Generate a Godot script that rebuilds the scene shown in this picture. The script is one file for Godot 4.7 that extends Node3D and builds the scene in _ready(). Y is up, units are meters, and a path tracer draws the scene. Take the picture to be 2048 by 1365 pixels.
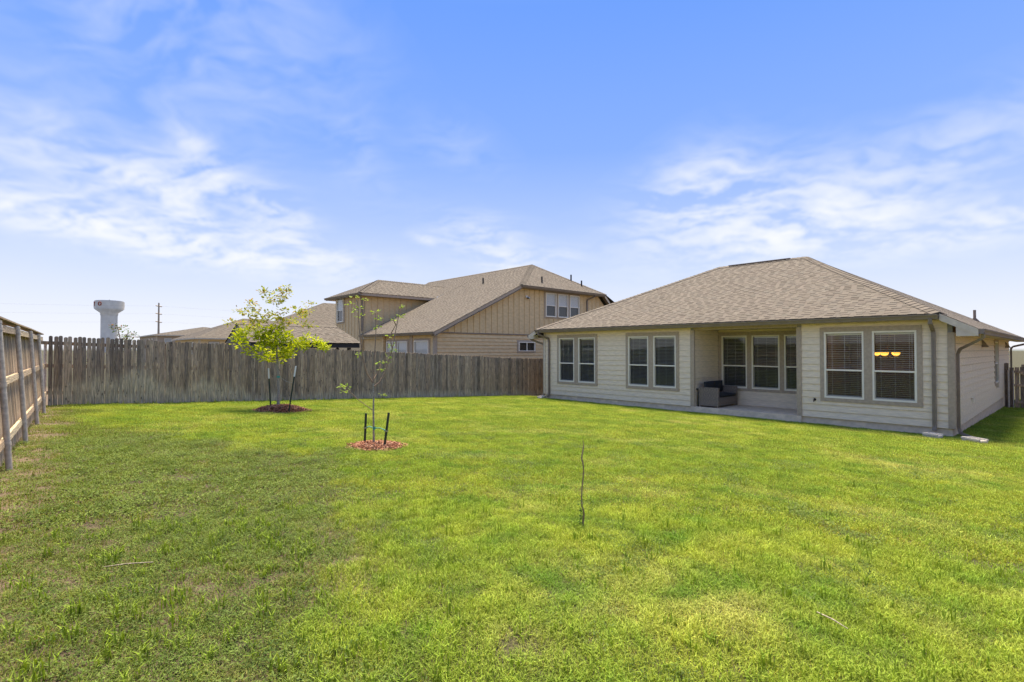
extends Node3D
# World axes follow the houses: the cream house's rear wall runs along x and faces +z; y is up, metres.

const EXPOSURE := 2.2
const SUN := Vector3(-0.2144, 0.9637, -0.1590)  # towards the sun
var rng := RandomNumberGenerator.new()
var taken := {}
var M := {}
var bases := {}
var noise_a := FastNoiseLite.new()
var noise_b := FastNoiseLite.new()

# ------------------------------------------------------------------ mesh builder
class B:
	var v := PackedVector3Array()
	var n := PackedVector3Array()
	var uv := PackedVector2Array()
	var c := PackedColorArray()
	var ix := PackedInt32Array()
	var tint := Color(1, 1, 1)
	var off := Vector2.ZERO

	func vert(p: Vector3, nn: Vector3, t: Vector2, col: Color) -> int:
		v.append(p); n.append(nn); uv.append(t); c.append(col)
		return v.size() - 1

	func quad(a: Vector3, b: Vector3, d: Vector3, e: Vector3) -> void:
		var nn := (b - a).cross(d - a)
		if nn.length_squared() < 1e-14:
			nn = (d - a).cross(e - a)
		nn = nn.normalized()
		var w := (b - a).length()
		var h := (e - a).length()
		var i := v.size()
		vert(a, nn, off, tint); vert(b, nn, off + Vector2(w, 0), tint); vert(d, nn, off + Vector2(w, h), tint); vert(e, nn, off + Vector2(0, h), tint)
		ix.append_array([i, i + 2, i + 1, i, i + 3, i + 2])

	func tri(a: Vector3, b: Vector3, d: Vector3) -> void:
		var nn := (b - a).cross(d - a).normalized()
		var i := v.size()
		vert(a, nn, off, tint); vert(b, nn, off + Vector2((b - a).length(), 0), tint); vert(d, nn, off + Vector2(0, (d - a).length()), tint)
		ix.append_array([i, i + 2, i + 1])

	func poly(pts: Array) -> void:
		for k in range(1, pts.size() - 1):
			tri(pts[0], pts[k], pts[k + 1])

	# corners: p + x*sx etc; axes may be any right-handed frame
	func obox(p: Vector3, ax: Vector3, ay: Vector3, az: Vector3) -> void:
		var a := p; var b := p + ax; var d := p + ax + ay; var e := p + ay
		var a2 := p + az; var b2 := b + az; var d2 := d + az; var e2 := e + az
		quad(a2, b2, d2, e2)
		quad(b, a, e, d)
		quad(b2, b, d, d2)
		quad(a, a2, e2, e)
		quad(e2, d2, d, e)
		quad(a, b, b2, a2)

	func box(lo: Vector3, hi: Vector3) -> void:
		obox(lo, Vector3(hi.x - lo.x, 0, 0), Vector3(0, hi.y - lo.y, 0), Vector3(0, 0, hi.z - lo.z))

	func tube(pts: Array, rad: Array, sides := 8, cap := true) -> void:
		var m := pts.size()
		var up := Vector3(0.3, 0.1, 1).normalized()
		var first := v.size()
		var run := 0.0
		for k in m:
			var p: Vector3 = pts[k]
			var d: Vector3 = (pts[mini(k + 1, m - 1)] - pts[maxi(k - 1, 0)]).normalized()
			var s := d.cross(up)
			if s.length() < 0.05:
				s = d.cross(Vector3(1, 0, 0))
			s = s.normalized()
			up = s.cross(d).normalized()
			if k > 0:
				run += (pts[k] - pts[k - 1]).length()
			for j in sides + 1:
				var t := TAU * j / sides
				var nn := s * cos(t) + up * sin(t)
				vert(p + nn * float(rad[k]), nn, off + Vector2(float(j) / sides, run), tint)
		for k in m - 1:
			for j in sides:
				var a := first + k * (sides + 1) + j
				var b := a + sides + 1
				ix.append_array([a, a + 1, b, a + 1, b + 1, b])
		if cap:
			for e in [0, m - 1]:
				var d2: Vector3 = (pts[1] - pts[0]) if e == 0 else (pts[m - 1] - pts[m - 2])
				d2 = d2.normalized() * (-1.0 if e == 0 else 1.0)
				var ci := vert(pts[e], d2, off, tint)
				var st := v.size()
				for j in sides + 1:
					vert(v[first + e * (sides + 1) + j], d2, off, tint)
				for j in sides:
					if e == 0:
						ix.append_array([ci, st + j, st + j + 1])
					else:
						ix.append_array([ci, st + j + 1, st + j])

	# sweep a closed profile (Vector2 list: x = side, y = out) along a path of points; side axis given
	func sweep(pts: Array, side: Vector3, prof: Array, closed := true) -> void:
		var m := pts.size()
		var np := prof.size()
		var rings := []
		for k in m:
			var d: Vector3
			var bend := 1.0
			if k == 0:
				d = (pts[1] - pts[0]).normalized()
			elif k == m - 1:
				d = (pts[k] - pts[k - 1]).normalized()
			else:
				var d0: Vector3 = (pts[k] - pts[k - 1]).normalized()
				var d1: Vector3 = (pts[k + 1] - pts[k]).normalized()
				d = (d0 + d1).normalized()
				bend = 1.0 / maxf(0.4, d.dot(d0))
			var s := (side - d * side.dot(d)).normalized()
			var o := s.cross(d).normalized()
			var ring := []
			for q in prof:
				ring.append(pts[k] + s * q.x + o * q.y * bend)
			rings.append(ring)
		for k in m - 1:
			for j in (np if closed else np - 1):
				var j2 := (j + 1) % np
				quad(rings[k][j], rings[k][j2], rings[k + 1][j2], rings[k + 1][j])
		if closed:
			var r0: Array = rings[0].duplicate()
			r0.reverse()
			poly(r0)
			poly(rings[m - 1])

	func mesh() -> ArrayMesh:
		var a := []
		a.resize(Mesh.ARRAY_MAX)
		a[Mesh.ARRAY_VERTEX] = v; a[Mesh.ARRAY_NORMAL] = n; a[Mesh.ARRAY_TEX_UV] = uv; a[Mesh.ARRAY_COLOR] = c; a[Mesh.ARRAY_INDEX] = ix
		var m := ArrayMesh.new()
		m.add_surface_from_arrays(Mesh.PRIMITIVE_TRIANGLES, a)
		return m

# ------------------------------------------------------------------ scene helpers
func numbered(called: String) -> String:
	if not taken.has(called):
		taken[called] = 0
		return called
	taken[called] += 1
	return "%s_%03d" % [called, taken[called]]

func tag(o: Node, label: String, category: String, group := "", kind := "") -> void:
	if label: o.set_meta("label", label)
	if category: o.set_meta("category", category)
	if group: o.set_meta("group", group)
	if kind: o.set_meta("kind", kind)

func thing(called: String, label: String, category: String, at := Vector3.ZERO, group := "") -> Node3D:
	var o := Node3D.new()
	o.name = numbered(called)
	add_child(o)
	o.position = at
	tag(o, label, category, group)
	return o

func part(called: String, b: B, m: Material, parent: Node, kind := "") -> MeshInstance3D:
	return part_mesh(called, b.mesh(), m, parent, kind)

func part_mesh(called: String, me: Mesh, m: Material, parent: Node, kind := "") -> MeshInstance3D:
	var o := MeshInstance3D.new()
	o.name = numbered(called) if parent == self else called
	o.mesh = me
	o.material_override = m
	parent.add_child(o, true)
	if bases.has(parent): o.position = -parent.position
	if kind: o.set_meta("kind", kind)
	return o

# a thing whose parts are given in world coordinates
func placed_thing(called: String, label: String, category: String, at: Vector3, group := "") -> Node3D:
	var o := thing(called, label, category, at, group)
	bases[o] = true
	return o

func boxpart(called: String, lo: Vector3, hi: Vector3, m: Material, parent: Node) -> MeshInstance3D:
	var b := B.new()
	b.off = Vector2(rng.randf() * 4.0, rng.randf() * 4.0)
	b.box(lo, hi)
	return part(called, b, m, parent)

func lin(r: float, g: float, b: float) -> Color:
	return Color(r, g, b).linear_to_srgb()

func mat(name_: String, col: Color, rough := 0.8, metal := 0.0) -> StandardMaterial3D:
	var m := StandardMaterial3D.new()
	m.resource_name = name_
	m.albedo_color = col
	m.roughness = rough
	m.metallic = metal
	M[name_] = m
	return m

func noise_tex(freq: float, lo: float, hi: float, oct := 4, size := 256, seed_ := 1, typ := FastNoiseLite.TYPE_SIMPLEX_SMOOTH) -> NoiseTexture2D:
	var f := FastNoiseLite.new()
	f.noise_type = typ
	f.frequency = freq
	f.fractal_octaves = oct
	f.seed = seed_
	var t := NoiseTexture2D.new()
	t.width = size; t.height = size
	t.seamless = true
	t.noise = f
	var g := Gradient.new()
	g.set_color(0, Color(lo, lo, lo)); g.set_color(1, Color(hi, hi, hi))
	t.color_ramp = g
	return t

func tri_tex(m: StandardMaterial3D, t: Texture2D, scale_: Vector3, world := true) -> void:
	m.albedo_texture = t
	m.uv1_triplanar = true
	m.uv1_world_triplanar = world
	m.uv1_scale = scale_
	m.uv1_triplanar_sharpness = 4.0

func gy(x: float, z: float) -> float:
	var y := 0.0
	if z > 0.0:
		y = 0.0
	elif z > -16.2:
		y = 0.045 * z
	elif z > -45.0:
		y = -0.729 + 0.021 * (z + 16.2)
	else:
		y = -1.334
	var fade := 1.0 if absf(x) < 60.0 and absf(z) < 60.0 else 0.0
	return y + fade * 0.018 * noise_a.get_noise_2d(x * 1.6, z * 1.6)

# ------------------------------------------------------------------
func _ready() -> void:
	rng.seed = 7
	noise_a.seed = 3; noise_a.frequency = 0.35; noise_a.fractal_octaves = 3
	noise_b.seed = 11; noise_b.frequency = 1.0; noise_b.fractal_octaves = 4
	# camera
	var cam := Camera3D.new()
	cam.name = "camera"
	add_child(cam)
	cam.position = Vector3(0, 1.38, 0)
	cam.rotation_degrees = Vector3(0.97, 47.47, 0)
	cam.fov = 67.06
	cam.near = 0.05
	cam.far = 4000.0
	cam.current = true
	# sky
	var env := Environment.new()
	env.background_mode = Environment.BG_SKY
	env.sky = Sky.new()
	var pm := PanoramaSkyMaterial.new()
	pm.panorama = make_sky()
	pm.energy_multiplier = 1.0
	env.sky.sky_material = pm
	env.tonemap_mode = Environment.TONE_MAPPER_LINEAR
	env.tonemap_exposure = EXPOSURE
	env.sdfgi_enabled = true
	env.ssao_enabled = true
	env.ssil_enabled = true
	var we := WorldEnvironment.new()
	we.name = "world_environment"
	we.environment = env
	add_child(we)
	# sun: high, a little behind the cream house
	var sun := DirectionalLight3D.new()
	sun.name = "sun"
	add_child(sun)
	sun.light_energy = 1.6
	sun.light_color = Color(1.0, 0.93, 0.80)
	sun.light_angular_distance = 24.0
	sun.shadow_enabled = true
	var to_sun := SUN
	sun.look_at_from_position(Vector3.ZERO, -to_sun, Vector3(0, 0, 1))

	make_materials()
	make_ground()
	print("ground ", Time.get_ticks_msec())
	make_main_house()
	print("house ", Time.get_ticks_msec())
	make_neighbour()
	make_far_houses()
	make_gazebo()
	make_tower()
	make_pole()
	print("far ", Time.get_ticks_msec())
	make_side_fence()
	make_back_fence()
	make_gate()
	print("fences ", Time.get_ticks_msec())
	make_oak()
	make_sapling()
	make_twig()
	make_far_shrub()
	make_patio_sofa()
	make_small_things()
	print("things ", Time.get_ticks_msec())
	make_grass()
	print("grass ", Time.get_ticks_msec())

# ------------------------------------------------------------------ sky
func make_sky() -> ImageTexture:
	var W := 2048
	var H := 1024
	var f1 := FastNoiseLite.new()
	f1.seed = 5; f1.frequency = 1.0; f1.fractal_octaves = 5; f1.fractal_gain = 0.55
	var f2 := FastNoiseLite.new()
	f2.seed = 21; f2.frequency = 1.0; f2.fractal_octaves = 3
	# azimuth (degrees, 0 = towards -z, positive towards +x), elevation, half sizes, slant, strength
	var feats := [
		[-22.5, 13.4, 10, 4, 0.1, 0.9], [-27.5, 16.5, 5, 3.6, 0.2, 0.675], [-17, 11, 8, 2, 0.12, 0.516], [-3.5, 10.4, 9, 1.6, 0.1, 0.855], [-10, 13.5, 9, 3.2, 0.16, 0.328], [-5, 17.5, 8, 3, 0.2, 0.235],
		[-81.5, 14.4, 3.4, 1.5, -0.25, 0.855], [-86, 14.6, 8, 2.4, -0.1, 0.469], [-72, 13.6, 3.2, 1.7, -0.35, 0.81], [-77, 15.5, 5, 2.2, -0.2, 0.423], [-79, 18.2, 2.4, 1.6, -0.7, 0.469],
		[-90, 11.2, 6.5, 1.5, -0.1, 0.81], [-84, 10.3, 7.5, 1.5, -0.1, 0.81], [-77, 9.6, 9, 1.7, -0.06, 0.675], [-68, 8.8, 8, 1.7, -0.03, 0.516], [-80, 12.2, 4.5, 0.8, -0.15, 0.72], [-70, 11, 3, 0.7, -0.15, 0.63],
		[-51, 12.4, 4.5, 2, -0.15, 0.675], [-48, 9.4, 4, 1.6, -0.3, 0.63], [-57, 12, 1.4, 0.5, -0.2, 0.63], [-43, 10.5, 3, 1, 0, 0.328],
		[-54, 21.5, 5, 2.6, -0.2, 0.154], [-64, 20, 4, 4, -0.6, 0.11],
		[-88, 27, 9, 5, -0.35, 0.198], [-76, 26, 10, 5, -0.35, 0.176], [-83, 33, 12, 4, -0.3, 0.154], [-70, 31, 9, 4, -0.3, 0.123], [-90, 17, 12, 4, -0.1, 0.328],
	]
	var stops_e := [0.0, 3.0, 8.0, 13.6, 21.0, 34.0, 60.0, 90.0]
	var stops_c := [Vector3(0.86, 0.89, 0.98), Vector3(0.77, 0.83, 0.98), Vector3(0.59, 0.705, 0.98), Vector3(0.40, 0.555, 0.98), Vector3(0.235, 0.42, 0.97), Vector3(0.145, 0.335, 0.95), Vector3(0.29, 0.46, 0.94), Vector3(0.42, 0.57, 0.94)]
	var data := PackedFloat32Array()
	data.resize(W * H * 4)
	var white := Vector3(0.95, 0.97, 1.0)
	var i := 0
	for y in H:
		var el := 90.0 - (y + 0.5) / H * 180.0
		var base: Vector3 = stops_c[0]
		for s in stops_e.size() - 1:
			if el >= stops_e[s]:
				var t := clampf((el - stops_e[s]) / (stops_e[s + 1] - stops_e[s]), 0.0, 1.0)
				base = stops_c[s].lerp(stops_c[s + 1], t)
		if el < -0.5:
			for x in W:
				data[i] = 0.15; data[i + 1] = 0.16; data[i + 2] = 0.12; data[i + 3] = 1.0
				i += 4
			continue
		var rowf := []
		for ft in feats:
			if absf(el - ft[1]) < 3.2 * (ft[3] + absf(ft[4]) * ft[2]):
				rowf.append(ft)
		var up := sin(deg_to_rad(el))
		var ground_r := cos(deg_to_rad(el))
		for x in W:
			var az := (x + 0.5) / W * 360.0
			if az > 180.0: az -= 360.0
			var mask := 0.0
			for ft in rowf:
				var dx: float = az - ft[0]
				if absf(dx) > 3.0 * ft[2]: continue
				var dy: float = el - ft[1] - dx * ft[4]
				var q: float = dx * dx / (ft[2] * ft[2]) + dy * dy / (ft[3] * ft[3])
				if q < 9.0:
					mask += ft[5] * exp(-q)
			# thin cirrus all round, seen as if on a high flat layer
			var a := deg_to_rad(az)
			var k := 1.0 / (up + 0.16)
			var px := sin(a) * ground_r * k
			var pz := -cos(a) * ground_r * k
			var outside := smoothstep(48.0, 62.0, absf(az + 47.5))
			outside = maxf(outside, smoothstep(33.0, 42.0, el))
			if outside > 0.0:
				var g := f2.get_noise_2d(px * 0.9 + 4.0, pz * 0.9)
				mask += outside * smoothstep(-0.05, 0.5, g) * 0.6
			var veil := 0.0
			if mask > 0.01:
				var w := f2.get_noise_2d(px * 1.7 + 9.0, pz * 1.7) * 0.10
				# streaks: long along one direction of the layer, fine across
				var ux := px * 0.80 - pz * 0.60
				var uz := px * 0.60 + pz * 0.80
				var st := f1.get_noise_2d((ux + w) * 1.6, (uz + w * 1.8) * 3.2)
				var fine := f1.get_noise_2d((ux - w) * 6.0 + 40.0, (uz + w * 1.4) * 12.0)
				var d := mask * clampf(0.42 + 1.0 * st + 0.55 * fine, 0.0, 1.4)
				veil = 1.0 - exp(-1.15 * d)
			var col := base.lerp(white, veil)
			if el > 25.0:
				var dirv := Vector3(sin(a) * ground_r, up, -cos(a) * ground_r)
				var off_sun := rad_to_deg(acos(clampf(dirv.dot(SUN), -1.0, 1.0)))
				col += Vector3(1.25, 1.2, 1.1) * exp(-pow(off_sun / 18.0, 2.0))
			data[i] = col.x * 1.13 / EXPOSURE; data[i + 1] = col.y * 1.10 / EXPOSURE; data[i + 2] = col.z * 1.05 / EXPOSURE; data[i + 3] = 1.0
			i += 4
	var im := Image.create_from_data(W, H, false, Image.FORMAT_RGBAF, data.to_byte_array())
	return ImageTexture.create_from_image(im)

# ------------------------------------------------------------------ materials
func wood_image() -> ImageTexture:
	var W := 256
	var H := 1024
	var im := Image.create(W, H, false, Image.FORMAT_RGB8)
	var f := FastNoiseLite.new()
	f.seed = 31; f.frequency = 0.02; f.fractal_octaves = 4
	var knots := []
	var r := RandomNumberGenerator.new()
	r.seed = 77
	for k in 11:
		knots.append([r.randf() * W, r.randf() * H, r.randf_range(4.0, 10.0)])
	for y in H:
		for x in W:
			var dx := 0.0
			var dark := 0.0
			for k in knots:
				var ax: float = x - k[0]
				var ay: float = (y - k[1]) * 0.55
				var d2 := ax * ax + ay * ay
				var rr: float = k[2]
				if d2 < rr * rr * 9.0:
					var e := exp(-d2 / (rr * rr * 1.6))
					dx += e * rr * 0.9 * (1.0 if ax > 0 else -1.0)
					dark += 0.75 * exp(-d2 / (rr * rr * 0.45))
			var g := f.get_noise_2d((x + dx) * 5.0, y * 0.16)
			var g2 := f.get_noise_2d((x + dx) * 16.0 + 300.0, y * 0.5)
			var g3 := f.get_noise_2d(x * 0.5 + 900.0, y * 0.35)
			var val := clampf(0.72 + 0.28 * g + 0.20 * g2 + 0.08 * g3 - dark * 0.45, 0.12, 1.0)
			im.set_pixel(x, y, Color(val, val * (0.985 - 0.02 * g3), val * (0.965 - 0.05 * g3)))
	return ImageTexture.create_from_image(im)

func wicker_image(height: bool) -> ImageTexture:
	var im := Image.create(128, 128, false, Image.FORMAT_RGB8)
	var r := RandomNumberGenerator.new()
	r.seed = 5
	var tones := []
	for k in 64:
		tones.append(r.randf_range(0.55, 1.0))
	for y in 128:
		for x in 128:
			var cx := x / 16
			var cy := y / 16
			var lx := (x % 16) / 16.0 - 0.5
			var ly := (y % 16) / 16.0 - 0.5
			var over := (cx + cy) % 2 == 0
			var h := (cos(lx * 2.6) * (1.0 - pow(absf(ly) * 2.0, 4.0))) if over else (cos(ly * 2.6) * (1.0 - pow(absf(lx) * 2.0, 4.0)))
			h = clampf(h, 0.0, 1.0)
			var t: float = tones[(cy * 8 + cx) if over else (cx * 8 + 7 - cy)]
			var val := h if height else t
			im.set_pixel(x, y, Color(val, val, val) if height else Color(val, val * 0.97, val * 0.94))
	return ImageTexture.create_from_image(im)

func make_materials() -> void:
	var m := mat("cream_siding", lin(0.93, 0.755, 0.535), 0.75)
	tri_tex(m, noise_tex(0.02, 0.90, 1.0, 5, 512, 2), Vector3(0.3, 1.6, 0.3))
	m = mat("taupe_trim", lin(0.50, 0.385, 0.27), 0.7)
	tri_tex(m, noise_tex(0.03, 0.88, 1.0, 4, 512, 3), Vector3(0.6, 0.6, 0.6))
	m = mat("pale_fascia", lin(0.68, 0.575, 0.43), 0.7)
	tri_tex(m, noise_tex(0.03, 0.9, 1.0, 4, 256, 3), Vector3(0.6, 0.6, 0.6))
	m = mat("gutter_metal", lin(0.27, 0.21, 0.16), 0.38)
	tri_tex(m, noise_tex(0.02, 0.86, 1.0, 4, 256, 6), Vector3(0.5, 0.9, 0.5))
	m = mat("concrete", lin(0.90, 0.71, 0.50), 0.9)
	tri_tex(m, noise_tex(0.012, 0.84, 1.0, 5, 512, 8), Vector3(0.5, 0.8, 0.5))
	mat("window_vinyl", lin(0.85, 0.77, 0.62), 0.45)
	m = mat("glass", Color(lin(0.012, 0.02, 0.016), 0.15), 0.0)
	m.transparency = BaseMaterial3D.TRANSPARENCY_ALPHA
	m.metallic_specular = 0.6
	m = mat("insect_screen", Color(lin(0.05, 0.048, 0.042), 0.33), 0.9)
	m.transparency = BaseMaterial3D.TRANSPARENCY_ALPHA
	mat("blind_slat", lin(0.74, 0.73, 0.68), 0.5)
	mat("interior_wall", lin(0.30, 0.28, 0.25), 0.9)
	mat("interior_floor", lin(0.12, 0.09, 0.07), 0.6)
	m = mat("shingle", Color(1, 1, 1), 0.95)
	m.vertex_color_use_as_albedo = true
	tri_tex(m, noise_tex(0.35, 0.62, 1.0, 3, 512, 12), Vector3(1.6, 1.6, 1.6))
	m = mat("roof_deck", lin(0.07, 0.06, 0.05), 0.95)
	m = mat("tan_siding", lin(0.78, 0.565, 0.295), 0.8)
	tri_tex(m, noise_tex(0.03, 0.9, 1.0, 4, 256, 4), Vector3(0.4, 0.7, 0.4))
	m = mat("picket", Color(1, 1, 1), 0.95)
	m.vertex_color_use_as_albedo = true
	m.albedo_texture = wood_image()
	m.uv1_scale = Vector3(2.0, 0.5, 1)
	m.heightmap_enabled = true
	m.heightmap_texture = m.albedo_texture
	m.heightmap_scale = 0.04
	m = mat("galvanised", lin(0.72, 0.635, 0.56), 0.55, 0.1)
	tri_tex(m, noise_tex(0.05, 0.75, 1.0, 4, 256, 17), Vector3(1, 1, 1))
	m = mat("wicker", lin(0.34, 0.28, 0.23), 0.7)
	m.albedo_texture = wicker_image(false)
	m.heightmap_enabled = true
	m.heightmap_texture = wicker_image(true)
	m.heightmap_scale = 0.4
	m.uv1_scale = Vector3(5.5, 5.5, 1)
	m = mat("charcoal_fabric", lin(0.04, 0.041, 0.044), 0.95)
	tri_tex(m, noise_tex(0.2, 0.7, 1.0, 3, 256, 19), Vector3(6, 6, 6))
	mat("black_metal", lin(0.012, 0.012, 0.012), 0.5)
	m = mat("bark", lin(0.66, 0.58, 0.48), 0.95)
	tri_tex(m, noise_tex(0.06, 0.4, 1.0, 4, 256, 23), Vector3(5, 2.5, 5))
	m = mat("twig_bark", lin(0.50, 0.35, 0.24), 0.9)
	tri_tex(m, noise_tex(0.06, 0.5, 1.0, 4, 256, 24), Vector3(8, 3, 8))
	m = mat("leaf", Color(1, 1, 1), 0.6)
	m.metallic_specular = 0.3
	m.vertex_color_use_as_albedo = true
	m.backlight_enabled = true
	m.backlight = Color(0.95, 0.95, 0.8)
	m = mat("grass", Color(1, 1, 1), 0.75)
	m.metallic_specular = 0.25
	m.vertex_color_use_as_albedo = true
	m.backlight_enabled = true
	m.backlight = Color(0.8, 0.8, 0.6)
	m = mat("mulch", Color(1, 1, 1), 0.95)
	m.vertex_color_use_as_albedo = true
	m = mat("soil", Color(1, 1, 1), 1.0)
	m.vertex_color_use_as_albedo = true
	tri_tex(m, noise_tex(0.08, 0.45, 1.0, 5, 512, 29), Vector3(1.4, 1.4, 1.4))
	m = mat("post_green", lin(0.02, 0.035, 0.025), 0.55)
	m = mat("white_paint", lin(0.75, 0.73, 0.68), 0.6)
	m = mat("tie_teal", lin(0.06, 0.33, 0.26), 0.5)
	m = mat("wire", lin(0.35, 0.35, 0.34), 0.35, 0.7)
	m = mat("tower_paint", lin(0.84, 0.77, 0.66), 0.7)
	tri_tex(m, noise_tex(0.02, 0.9, 1.0, 3, 256, 41), Vector3(0.03, 0.02, 0.03))
	mat("tower_letter", lin(0.36, 0.07, 0.03), 0.7)
	m = mat("splash_concrete", lin(0.80, 0.73, 0.63), 0.9)
	tri_tex(m, noise_tex(0.05, 0.82, 1.0, 4, 256, 43), Vector3(2, 2, 2))
	m = mat("amber_glass", lin(0.75, 0.33, 0.04), 0.3)
	m.emission_enabled = true
	m.emission = lin(1.0, 0.52, 0.07)
	m.emission_energy_multiplier = 1.3
	mat("bronze", lin(0.06, 0.045, 0.03), 0.4, 0.6)
	mat("pink_wall", lin(0.52, 0.44, 0.38), 0.8)

# ------------------------------------------------------------------ ground
func weed(x: float, z: float) -> float:
	# where low broad weeds and thin turf take over from the lawn grass (towards the back fence)
	var edge := -1.35 - 0.42 * (-x - 3.0) + 0.10 * noise_a.get_noise_2d(x * 3.0, z * 3.0)
	if x < -7.0:
		edge = -3.0 + (-7.0 - x) * 0.42
	edge = minf(edge, -0.5)
	var w := smoothstep(-0.45, 0.35, z - edge + 0.9 * noise_a.get_noise_2d(x * 2.2 + 50.0, z * 2.2))
	w *= smoothstep(-1.2, -2.4, x)
	return w

func bare(x: float, z: float) -> float:
	var f := back_z(x)
	var w := 0.85 * smoothstep(0.75, 0.1, f - z + 0.45 * noise_a.get_noise_2d(x * 2.5, z * 2.5 + 80.0))
	w = maxf(w, 0.6 * smoothstep(0.34, 0.6, noise_a.get_noise_2d(x * 2.8 + 20.0, z * 2.8) + 0.12) * weed(x, z))
	for p in [[-4.3, 0.0, 0.45], [-3.3, -1.5, 0.45], [-1.87, -1.77, 0.16], [-4.0, -1.75, 0.4], [-4.6, -2.3, 0.3]]:
		var d: float = Vector2(x - p[0], z - p[1]).length() / p[2]
		w = maxf(w, 0.8 * exp(-d * d) * (0.7 + 0.6 * noise_b.get_noise_2d(x * 3.0, z * 3.0)))
	return clampf(w, 0.0, 1.0)

func dead(x: float, z: float) -> float:
	var w := smoothstep(0.12, 0.5, noise_a.get_noise_2d(x * 1.3 + 200.0, z * 1.3)) * 0.5
	for p in [[-7.6, -13.9, 0.55], [-6.6, -14.2, 0.5], [-6.0, -13.0, 0.45], [-7.2, -12.6, 0.6], [-10.0, -14.4, 0.5], [-1.87, -1.77, 0.2], [-2.6, -15.2, 0.5], [-1.6, -10.0, 0.9], [-2.1, -2.5, 0.5], [-1.6, -3.0, 0.5], [-13.6, -4.3, 0.5], [-7.3, -3.9, 0.35]]:
		var d: float = Vector2(x - p[0], (z - p[1]) * 1.4).length() / p[2]
		w = maxf(w, 0.95 * exp(-d * d))
	return clampf(w, 0.0, 1.0)

func grid_lines(lo: float, hi: float) -> Array:
	# half-metre lines over the garden, ever wider out to the horizon
	var a := []
	var x := lo
	while x <= hi + 0.01:
		a.append(x)
		x += 0.5
	var step := 1.0
	while a[a.size() - 1] < 1500.0:
		a.append(a[a.size() - 1] + step)
		a.push_front(a[0] - step)
		step = minf(step * 1.35, 150.0)
	return a

func make_ground() -> void:
	var xs := grid_lines(-20.0, 4.0)
	var zs := grid_lines(-38.0, 2.0)
	var b := B.new()
	for zz in zs:
		for xx in xs:
			var bare_w := bare(xx, zz) if absf(xx) < 25.0 and absf(zz) < 25.0 else 0.0
			var weed_w := weed(xx, zz) if absf(xx) < 25.0 and absf(zz) < 25.0 else 0.0
			var col := Color(0.10, 0.095, 0.04).lerp(Color(0.12, 0.09, 0.06), weed_w).lerp(Color(0.27, 0.20, 0.13), bare_w)
			b.vert(Vector3(xx, gy(xx, zz), zz), Vector3(0, 1, 0), Vector2(xx, zz), col)
	var nx := xs.size()
	for j in zs.size() - 1:
		for i in nx - 1:
			var a := j * nx + i
			b.ix.append_array([a, a + 1, a + nx + 1, a, a + nx + 1, a + nx])
	var o := part("ground", b, M.soil, self, "structure")
	tag(o, "gently sloping earth under the lawn and around the houses", "ground")

# ------------------------------------------------------------------ roofs
func shingle_color(warm: float) -> Color:
	var t := rng.randf()
	var base := Color(0.208, 0.180, 0.152)
	if t < 0.14: base = Color(0.170, 0.145, 0.122)
	elif t < 0.34: base = Color(0.230, 0.200, 0.169)
	elif t < 0.5: base = Color(0.198, 0.176, 0.152)
	var k := rng.randf_range(0.86, 0.99) * warm
	return Color(base.r * k, base.g * k, base.b * k)

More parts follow.
